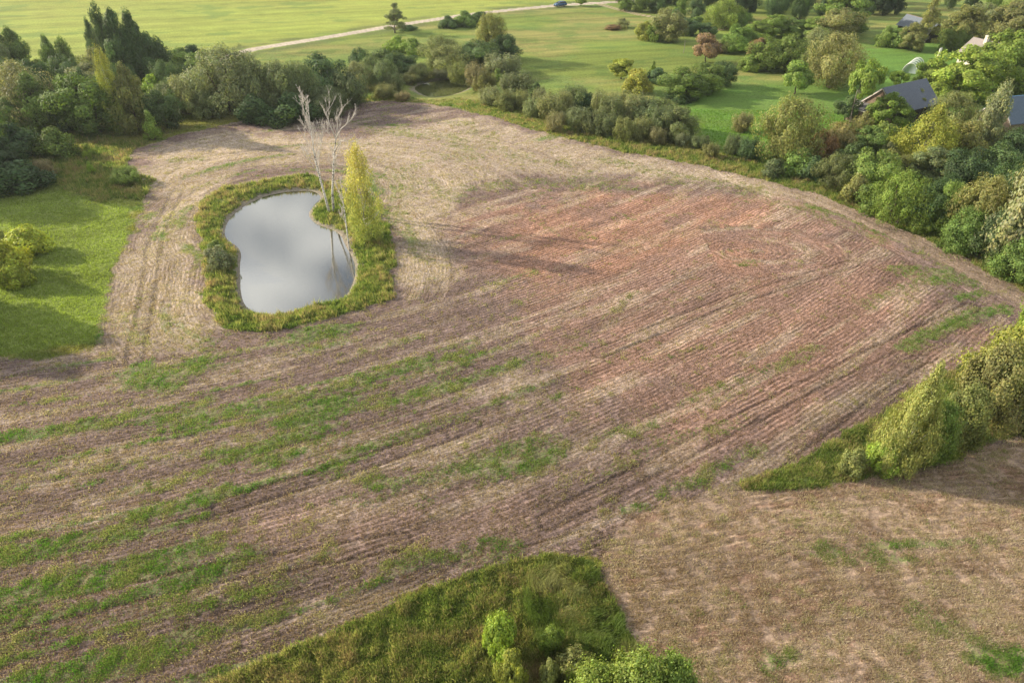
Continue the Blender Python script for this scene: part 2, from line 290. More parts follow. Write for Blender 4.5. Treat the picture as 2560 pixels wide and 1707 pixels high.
n1=noise(pos,2.2,6,.72); n2=noise(pos,7.,4,.7)
rowv=nod('ShaderNodeCombineXYZ'); l.new(math_('MULTIPLY',sr.outputs[0],4.5),rowv.inputs[0]); l.new(math_('MULTIPLY',sr.outputs[1],.6),rowv.inputs[1])
n3=noise(rowv.outputs[0],1.2,4,.65)
bright=math_('MULTIPLY',mrange(n1,.25,.75,.52,1.50),mrange(n2,.3,.7,.78,1.22))
rowbr=mrange(n3,.3,.7,.60,1.36); fmix=math_('ADD',math_('MULTIPLY',math_('SUBTRACT',rowbr,1.),sm.outputs[2]),1.)
bright=math_('MULTIPLY',bright,fmix)
sc=nod('ShaderNodeVectorMath',operation='SCALE'); l.new(ac.outputs['Color'],sc.inputs[0]); l.new(bright,sc.inputs['Scale'])
# straw litter
lit=math_('MULTIPLY',mrange(noise(pos,11.,3,.7),.55,.68,0,1),sm.outputs[1])
mx1=nod('ShaderNodeMixRGB'); mx1.inputs[2].default_value=(.52,.42,.30,1); l.new(math_('MULTIPLY',lit,.75),mx1.inputs[0]); l.new(sc.outputs[0],mx1.inputs[1])
# weeds
gth=math_('SUBTRACT',math_('ADD',math_('MULTIPLY',sm.outputs[0],.75),math_('MULTIPLY',math_('SUBTRACT',noise(pos,3.4,5,.7),.5),2.2)),.40)
gfac=mrange(gth,-.06,.2,0,.65)
gcol=nod('ShaderNodeMixRGB'); gcol.inputs[1].default_value=(.10,.19,.035,1); gcol.inputs[2].default_value=(.24,.24,.10,1); l.new(mrange(noise(pos,.9,3,.6),.35,.65,0,1),gcol.inputs[0])
mx2=nod('ShaderNodeMixRGB'); l.new(gfac,mx2.inputs[0]); l.new(mx1.outputs[0],mx2.inputs[1]); l.new(gcol.outputs[0],mx2.inputs[2])
l.new(mx2.outputs[0],b.inputs['Base Color'])
# furrow bump
fw=math_('SINE',math_('ADD',math_('ADD',math_('MULTIPLY',sr.outputs[0],2*math.pi/.46),math_('MULTIPLY',n1,4.5)),math_('MULTIPLY',noise(pos,.35,2,.5),14.)))
fw=math_('MULTIPLY',fw,math_('MULTIPLY',sr.outputs[2],.06))
hb=math_('ADD',fw,math_('ADD',math_('MULTIPLY',n1,.42),math_('MULTIPLY',n2,.10)))
hb=math_('ADD',hb,math_('MULTIPLY',gfac,.08))
bp=nod('ShaderNodeBump'); bp.inputs['Strength'].default_value=.75; bp.inputs['Distance'].default_value=1.; l.new(hb,bp.inputs['Height']); l.new(bp.outputs[0],b.inputs['Normal'])
VX=np.stack([X,Y,R['h']],1); one=np.ones(len(X))
gmesh=npmesh('ground',VX,fc,4,[gm],True,{'col':('FLOAT_COLOR',np.concatenate([R['col'],one[:,None]],1)),'msk':('FLOAT_COLOR',np.stack([R['green'],np.clip(R['straw']*R['field']+.5*R['dry']*R['field'],0,1),R['field'],one],1)),'row':('FLOAT_VECTOR',np.stack([R['u'],R['v'],R['furr']],1))})
link('ground',gmesh,kind='structure')
# ------------------------------------------------------------------ pond water
wm,n,l,b=mat('pond_water'); b.inputs['Base Color'].default_value=(.045,.042,.022,1); b.inputs['Roughness'].default_value=.6; b.inputs['Specular IOR Level'].default_value=0
gl=nod('ShaderNodeBsdfGlossy'); gl.inputs['Roughness'].default_value=.03; gl.inputs['Color'].default_value=(1,1,1,1)
tcw=nod('ShaderNodeTexCoord'); mpw=nod('ShaderNodeMapping'); mpw.inputs['Scale'].default_value=(1.2,4,1); l.new(tcw.outputs['Object'],mpw.inputs[0])
bw=nod('ShaderNodeBump'); bw.inputs['Strength'].default_value=.04; bw.inputs['Distance'].default_value=.05; l.new(noise(mpw.outputs[0],2.5,3,.5),bw.inputs['Height']); l.new(bw.outputs[0],gl.inputs['Normal'])
fr=nod('ShaderNodeFresnel'); fr.inputs['IOR'].default_value=4.2; ms=nod('ShaderNodeMixShader'); l.new(fr.outputs[0],ms.inputs[0]); l.new(b.outputs[0],ms.inputs[1]); l.new(gl.outputs[0],ms.inputs[2])
l.new(ms.outputs[0],n['Material Output'].inputs['Surface'])
wm2=wm.copy(); wm2.name='small_pond_water'; wm2.node_tree.nodes['Principled BSDF'].inputs['Base Color'].default_value=(.085,.095,.035,1)
for q in wm2.node_tree.nodes:
    if q.type=='FRESNEL': q.inputs['IOR'].default_value=4.
for nm,po in (('pond_water',POND1),('small_pond_water',POND2)):
    c=po.mean(0); q=c+(po-c)*1.07
    me=bpy.data.meshes.new(nm); me.from_pydata([(a,bb,WL) for a,bb in q],[],[tuple(range(len(q)))]); me.materials.append(wm if po is POND1 else wm2); me.update()
    if me.polygons[0].normal.z<0: me.flip_normals()
    link(nm,me,kind='structure')
# ------------------------------------------------------------------ ground cover: countless blades, one object per kind of cover
def leafmat(name,attr=True,trans=.35,objcol=False,rough=.6):
    m,n,l,b=mat(name); b.inputs['Roughness'].default_value=rough; b.inputs['Specular IOR Level'].default_value=.2
    tr=n.new('ShaderNodeBsdfTranslucent'); mi=n.new('ShaderNodeMixShader'); mi.inputs[0].default_value=trans
    if objcol:
        oi=n.new('ShaderNodeObjectInfo'); at=n.new('ShaderNodeAttribute'); at.attribute_name='lf'
        mm=n.new('ShaderNodeVectorMath'); mm.operation='MULTIPLY'; l.new(oi.outputs['Color'],mm.inputs[0]); l.new(at.outputs['Vector'],mm.inputs[1]); o=mm.outputs[0]
    else:
        at=n.new('ShaderNodeAttribute'); at.attribute_name='col'; o=at.outputs['Color']
    l.new(o,b.inputs['Base Color'])
    tt=n.new('ShaderNodeVectorMath'); tt.operation='MULTIPLY'; tt.inputs[1].default_value=(1.15,1.2,.7); l.new(o,tt.inputs[0]); l.new(tt.outputs[0],tr.inputs[0])
    l.new(b.outputs[0],mi.inputs[1]); l.new(tr.outputs[0],mi.inputs[2]); l.new(mi.outputs[0],n['Material Output'].inputs['Surface']); return m
blade_m=leafmat('grass_blades',trans=.55)
def blades(name,x,y,z,col,nb,h,wd,spread,lean,label,cat,flow=None):
    n=len(x); 
    if n==0: return
    x=np.repeat(x,nb); y=np.repeat(y,nb); z=np.repeat(z,nb); col=np.repeat(col,nb,0); h=np.repeat(h,nb)*RNG.uniform(.5,1.25,n*nb); wd=np.repeat(wd,nb); m=n*nb
    x=x+RNG.normal(0,spread,m); y=y+RNG.normal(0,spread,m); a=RNG.uniform(0,2*np.pi,m); b=RNG.uniform(0,2*np.pi,m)
    lx=np.cos(b)*lean*h*RNG.uniform(.2,1.3,m); ly=np.sin(b)*lean*h*RNG.uniform(.2,1.3,m)
    if flow is not None: f=np.repeat(flow,nb,0); lx+=f[:,0]*h; ly+=f[:,1]*h
    wx,wy=np.cos(a)*wd/2,np.sin(a)*wd/2; z0=z-.04
    V=np.empty((m,3,3)); V[:,0]=np.stack([x-wx,y-wy,z0],1); V[:,1]=np.stack([x+wx,y+wy,z0],1); V[:,2]=np.stack([x+lx,y+ly,z+h],1)
    cv=col*RNG.uniform(.7,1.35,(m,1)); cv=np.repeat(cv,3,0); cv=np.concatenate([cv,np.ones((len(cv),1))],1)
    me=npmesh(name,V.reshape(-1,3),np.arange(m*3).reshape(-1,3),3,[blade_m],False,{'col':('FLOAT_COLOR',cv)})
    link(name,me,kind='stuff',label=label,category=cat)
NC=800000
yy=20.5*np.exp(RNG.uniform(0,1,NC)*math.log(150/20.5)); xx=RNG.uniform(-.80,.80,NC)*(yy*.82+21.8)
S=fields(xx,yy); zz=S['h']; rnd=RNG.uniform(0,1,NC)
clp=fbm(xx*.6,yy*.6,81,3); cl2=fbm(xx*2.2,yy*2.2,83,2)
edge=(S['fd']>0)&(S['fd']<4+4*clp)&(yy>68)&(xx>-45)&(S['ll']<.5)
near2=(S['p2']<3.8)&(yy<POND2[:,1].mean())|(S['p2']<.3)
low2=1-.55*((S['p2']<7)&(yy<POND2[:,1].mean()))
tall=((S['vg']>.5)|(S['vr']>.5)|((S['mar']<0)&(S['p1']>.5)&(S['p2']>.3))|(S['rough']>.5)|edge)&(S['road']<.1)&(S['p1']>.15+2.6*np.clip(clp-.45,0,1))&~near2
def pick(m): return np.nonzero(m)[0]
def pal(i,cols,t):
    c=np.array(cols); t=np.clip(t,0,.9999)*(len(c)-1); k=t.astype(int); f=(t-k)[:,None]; return c[k]*(1-f)+c[k+1]*f
i=pick(tall&(rnd<.8)&(cl2>.25))
blades('rank_grass',xx[i],yy[i],zz[i],pal(i,[(.11,.17,.04),(.19,.25,.065),(.28,.30,.10),(.34,.31,.14),(.34,.25,.16)],(clp[i]-.34)*1.5+(cl2[i]-.3)*.7+.06*(S['vg'][i]+S['vr'][i])+RNG.normal(0,.27,len(i))),6,(.10+.85*cl2[i]**1.7*(.55+.45*(yy[i]<120)))*(1-.45*S['vr'][i]-.42*S['vg'][i])*low2[i]*(1+.7*((S['p2'][i]<6)&(yy[i]>POND2[:,1].mean()))),.055+.0006*yy[i],.14,.6,'rank unmown grass and weeds on the banks and field edges','grass')
i=pick((S['vl']>.5)&(rnd<.5)&(cl2>.4)&(S['vg']>.5)); fa=fbm(xx[i]*.5,yy[i]*.5,91,2)*12
blades('lodged_grass',xx[i],yy[i],zz[i]+.1,pal(i,[(.12,.18,.04),(.19,.24,.065),(.31,.31,.14)],(clp[i]-.3)*2.3),6,.18+.45*np.abs(clp[i]-.5)*2,np.full(len(i),.045),.13,.5,'lush long grass flattened in swirls at the tip of the verge','grass',np.stack([np.cos(fa),np.sin(fa)],1)*.9)
i=pick((S['mead']>.5)&~tall&(rnd<.55)&(yy<130))
mc=S['col'][i]*np.array([1.25,1.28,1.1])
blades('meadow_grass',xx[i],yy[i],zz[i],mc,3,.07+.16*cl2[i],.06+.0009*yy[i],.2,.7,'short mown meadow grass beside the ploughed field','grass')
gd=S['green']; i=pick((S['field']>.5)&(gd*.65+(cl2-.5)*1.3+(clp-.5)*.7>.30+.62*rnd))
blades('field_weeds',xx[i],yy[i],zz[i],pal(i,[(.10,.23,.03),(.15,.25,.05),(.24,.28,.09),(.36,.34,.17)],(clp[i]-.4)*1.4+RNG.normal(0,.22,len(i))+.6*np.clip(.95-gd[i],0,1)+.15),5,.04+.12*cl2[i],.05+.0005*yy[i],.15,.9,'green weeds regrowing in streaks along the furrows','weeds')
sd=np.clip(S['straw']*.7+S['dry']*.75+.22-.15*S['red'],0,1); i=pick((S['field']>.5)&(rnd<sd*.66)&(cl2>.36)&(gd<.75))
th=.456+.00654*xx[i]; dx=1/np.sqrt(1+th*th); fl=np.stack([dx,th*dx],1); fl=np.where((S['dry'][i]>.5)[:,None],np.stack([np.cos(clp[i]*9),np.sin(clp[i]*9)],1),fl)*RNG.uniform(-1.6,1.6,(len(i),1))
sc_=pal(i,[(.18,.11,.08),(.31,.22,.155),(.43,.345,.25),(.54,.46,.37)],.25+.9*(clp[i]-.35)+.22*S['dry'][i]+.3*S['straw'][i]+RNG.normal(0,.2,len(i)))
blades('straw_litter',xx[i],yy[i],zz[i],sc_,4,.05+.10*cl2[i],.045+.0004*yy[i],.14,.9,'dry straw and stubble lying over the ploughed soil','straw',fl)
i=pick((S['field']>.5)&(rnd>.55)&(S['dry']<.5))
blades('soil_clods',xx[i],yy[i],zz[i],S['col'][i]*RNG.uniform(.8,1.3,(len(i),1)),2,.05+.05*cl2[i],.10+.0005*yy[i],.15,.6,'loose clods of turned soil between the furrows','soil')
# ------------------------------------------------------------------ tree and shrub prototypes
leaf_m=leafmat('leaves',objcol=True,trans=.36)
bark_d=simple('bark_brown',(.09,.07,.055),.9,.35,6); bark_g=simple('bark_grey',(.22,.19,.16),.9,.35,6)
bark_w,n,l,b=mat('birch_bark'); t=nod('ShaderNodeTexCoord'); mpn=nod('ShaderNodeMapping'); mpn.inputs['Scale'].default_value=(1,1,2.5); l.new(t.outputs['Object'],mpn.inputs[0])
r_=nod('ShaderNodeValToRGB'); r_.color_ramp.elements[0].position=.40; r_.color_ramp.elements[0].color=(.06,.05,.045,1); r_.color_ramp.elements[1].position=.50; r_.color_ramp.elements[1].color=(.66,.63,.58,1)
l.new(noise(mpn.outputs[0],2.2,4,.7),r_.inputs[0]); l.new(r_.outputs[0],b.inputs['Base Color'])
def crown(kind,seed):
    K=KINDS[kind]; g=np.random.default_rng(seed); z0=K['z0']; nc=K['nc']; rc=K['rc']; nl=K['n']
    t=g.uniform(0,1,nc)**K.get('tp',1.); pr=K['prof'](t); a=np.arange(nc)*2.39996+g.uniform(-.5,.5,nc)
    pr=pr*(.74+.5*vn(a*1.1+seed,t*3.5+seed,5)); rad=np.maximum(pr*np.sqrt(g.uniform(.12,1,nc))*1.06-rc*.4,0); r=rc*g.uniform(.6,1.35,nc)*(.5+.6*pr/.5)
    lx,ly=g.uniform(-.06,.06,2)*K.get('lop',1)
    cx=rad*np.cos(a)+lx*t; cy=rad*np.sin(a)+ly*t; vz=K['vz']; cz=z0+(1-z0)*t*(1-rc*vz*.9)+rc*vz*.3
    k=g.choice(nc,nl,p=r**2/np.sum(r**2)); d=g.normal(0,1,(nl,3)); d/=np.linalg.norm(d,axis=1)[:,None]; rr=r[k]*(g.uniform(.55,1.08,nl)**.6 if not K.get('soft') else np.abs(g.normal(0,.62,nl))+.12)
    p=np.stack([cx[k],cy[k],cz[k]],1)+d*rr[:,None]*np.array([1,1,vz])
    p+=.03*g.normal(0,1,(nl,3))*(1 if K.get('soft') else .35)
    if K.get('up'): # upright sprays: streak tips upward
        s=g.random(nl)<.45; p[s,2]+=g.uniform(0,K['up'],s.sum())
    m=p[:,2]>.01; p=p[m]; d=d[m]; k=k[m]; N_=len(p)
    o=p-np.array([0,0,.45]); o/=np.linalg.norm(o,axis=1)[:,None]+1e-6
    nn=d*.6+o*.6+g.normal(0,.34,(N_,3)); nn/=np.linalg.norm(nn,axis=1)[:,None]
    q=g.normal(0,1,(N_,3)); q[:,2]+=K.get('dir',0); a1=q-nn*np.sum(q*nn,1)[:,None]; a1/=np.linalg.norm(a1,axis=1)[:,None]+1e-6; a2=np.cross(nn,a1)
    s=K['ls']*g.uniform(.55,1.4,N_)[:,None]; a1=a1*s; a2=a2*s*K.get('asp',.6)
    V=np.stack([p-a1,p+a2,p+a1,p-a2],1).reshape(-1,3)
    cl=g.uniform(.72,1.28,nc)[k]*g.uniform(.7,1.3,N_); rg=(.80+.25*np.clip(p[:,2],0,1)) if kind=='birch' else 1.
    lf=np.stack([rg*cl*g.uniform(.88,1.14,N_),cl,cl*g.uniform(.7,1.2,N_)],1)
    return npmesh('crown',V,np.arange(N_*4).reshape(-1,4),4,[leaf_m],False,{'lf':('FLOAT_VECTOR',np.repeat(lf,4,0))}),np.stack([cx,cy,cz],1)
def stems(kind,seed,cc):
    K=KINDS[kind]; g=random.Random(seed); m=MB(); tr=K.get('tr',.022)
    if K.get('multi'):
        for j in range(K['multi']):
            c=cc[g.randrange(len(cc))]; a=g.uniform(0,6.28); b0=(.03*math.cos(a),.03*math.sin(a),-.02)
            m.tube([b0,(c[0]*.45,c[1]*.45,c[2]*.5),(c[0]*.9,c[1]*.9,c[2])],[tr,tr*.7,tr*.25],5)
    else:
        top=K.get('tt',.8); pts=[(g.uniform(-.015,.015)*q,g.uniform(-.015,.015)*q,-.02+(top+.02)*q/6) for q in range(7)]
        m.tube(pts,[tr*(1.25 if q==0 else 1)*(1-.85*q/6) for q in range(7)],7)
        for j in range(K.get('limbs',9)):
            c=cc[g.randrange(len(cc))]; zb=max(K['z0']*.9,min(c[2]-.12,top*.9)*g.uniform(.55,.95)); 
            m.tube([(0,0,zb),(c[0]*.5,c[1]*.5,(zb+c[2])/2-.01),tuple(c)],[tr*.45,tr*.3,tr*.1],4)
    return m.mesh('trunk',K.get('bark',bark_d),True)
R05=lambda t: .5*np.sqrt(np.clip(1-(2*np.clip(t,.0,1)-1)**2,0,1))
KINDS={
 'round':dict(prof=lambda t:.5*np.sqrt(np.clip(1-(1.75*t-.8)**2,.05,1)),z0=.06,nc=60,rc=.13,vz=.95,n=15000,ls=.019,limbs=8),
 'willow':dict(prof=lambda t:.5*np.clip(1-(1.55*t-.62)**4*1.1,.1,1),z0=.02,nc=85,rc=.105,vz=1.25,n=17000,ls=.019,asp=.38,up=.05,dir=1.5,multi=6),
 'cone':dict(prof=lambda t:.5*np.clip((1-t)**.62*1.1*np.clip(.6+t*2.2,0,1),.06,1),z0=.03,nc=70,rc=.125,vz=.8,n=15000,ls=.0175,tt=.95,dir=-.5,lop=.6),
 'bush':dict(prof=lambda t:.5*np.sqrt(np.clip(1-t**2.2,.03,1)),z0=.0,nc=34,rc=.19,vz=1.0,n=8000,ls=.034,multi=5,tr=.018),
 'spray':dict(prof=lambda t:.5*np.clip(.55+.75*t-.7*t**3,.1,1),z0=.0,nc=60,rc=.10,vz=1.9,n=9500,ls=.034,asp=.24,up=.26,dir=3.,multi=8,tr=.014),
 'orchard':dict(prof=lambda t:.5*np.sqrt(np.clip(1-(1.6*t-.7)**2,.05,1)),z0=.26,nc=30,rc=.15,vz=.75,n=7000,ls=.032,tr=.03,limbs=8,tt=.6),
 'ash':dict(prof=lambda t:.5*np.clip(.45+1.1*t-1.15*t**3,.1,1),z0=.42,nc=20,rc=.14,vz=.6,n=7000,ls=.022,tr=.020,limbs=9,lop=3,bark=bark_g),
 'maple':dict(prof=lambda t:.5*np.sqrt(np.clip(1-(1.5*t-.55)**2,.05,1)),z0=.08,nc=75,rc=.105,vz=.7,n=16000,ls=.020,limbs=9),
 'pine':dict(prof=lambda t:.5*np.clip((1-t)**.5*np.clip(.5+t*2,0,1),.08,1),z0=.10,nc=46,rc=.12,vz=.38,n=9000,ls=.022,asp=.3,tt=.95,limbs=16,lop=1.5,bark=bark_g),
 'birch':dict(prof=lambda t:.5*np.clip((1-t)**.5*1.0*np.clip(.72+t*1.0,0,1),.07,1),z0=.03,nc=75,rc=.085,vz=1.3,n=15000,ls=.0115,soft=1,asp=.6,tt=.97,dir=-1.5,bark=bark_w,tr=.010,limbs=22,lop=.4),
 'fullbirch':dict(prof=lambda t:.5*np.clip(1.12-(1.5*t-.45)**2*1.0,.06,1)*np.clip(1.25-t*.75,.3,1),z0=.02,nc=150,rc=.085,vz=1.1,n=36000,ls=.0125,soft=1,asp=.6,tt=.9,dir=-1.,bark=bark_w,tr=.012,limbs=20),
 'leafy':dict(prof=lambda t:.5*np.sqrt(np.clip(1-(1.3*t-.35)**2,.05,1)),z0=.0,nc=90,rc=.12,vz=.9,n=28000,soft=1,ls=.0175,asp=.6,multi=12,tr=.012,up=.04),
 'leafsm':dict(prof=lambda t:.5*np.sqrt(np.clip(1-(1.25*t-.3)**2,.05,1)),z0=.0,nc=55,rc=.13,vz=.95,n=8500,ls=.034,asp=.5,multi=9,tr=.014,up=.12,dir=1.2),
 'sapling':dict(prof=lambda t:.5*np.clip(.8-.6*t,.1,1),z0=.02,nc=26,rc=.13,vz=1.3,n=3500,ls=.030,up=.1,multi=5,tr=.012),
}
VAR={'round':2,'willow':3,'cone':3,'bush':3,'spray':2,'maple':2,'leafy':2,'leafsm':2,'orchard':2}
PROTO={}
def proto(kind,k):
    if (kind,k) not in PROTO:
        me,cc=crown(kind,hash_(kind)+k); PROTO[(kind,k)]=(me,stems(kind,hash_(kind)+k,cc))
    return PROTO[(kind,k)]
def hash_(s): return sum(ord(c)*(i+3) for i,c in enumerate(s))*13
SHR={'leafsm','bush','spray','leafy','sapling'}
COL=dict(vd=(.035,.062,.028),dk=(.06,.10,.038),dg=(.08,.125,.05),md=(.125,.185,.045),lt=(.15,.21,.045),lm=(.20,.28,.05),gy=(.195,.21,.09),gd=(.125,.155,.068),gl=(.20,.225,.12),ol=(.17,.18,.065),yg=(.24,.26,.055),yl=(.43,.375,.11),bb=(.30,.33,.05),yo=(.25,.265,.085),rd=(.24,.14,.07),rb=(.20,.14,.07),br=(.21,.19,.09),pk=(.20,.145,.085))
NAMES={'round':'broadleaf_tree','willow':'willow_tree','cone':'alder_tree','bush':'bush','spray':'willow_shrub','orchard':'fruit_tree','ash':'ash_tree','maple':'maple_tree','pine':'pine_tree','birch':'birch_tree','fullbirch':'birch_tree','leafy':'leafy_shrub','sapling':'sapling'}
CNT=[0]
def plant(x,y,h,wd,kind,col,label,group=None,name=None,tint=None):
    nm0=kind
    if kind=='leafy' and h<4.5: kind='leafsm'
    CNT[0]+=1; g=random.Random(CNT[0]*7919); k=g.randrange(VAR.get(kind,1)); cm,sm_=proto(kind,k)
    nm=name or NAMES[nm0]; o=empty(nm,(x,y,-.05),label,'shrub' if kind in SHR else 'tree',group,g.uniform(0,6.28),(wd,wd*g.uniform(.9,1.1),h))
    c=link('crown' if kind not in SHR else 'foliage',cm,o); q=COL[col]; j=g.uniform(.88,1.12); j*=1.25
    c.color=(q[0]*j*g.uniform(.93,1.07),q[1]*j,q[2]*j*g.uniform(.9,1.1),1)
    link('trunk' if kind not in SHR else 'stems',sm_,o); return o
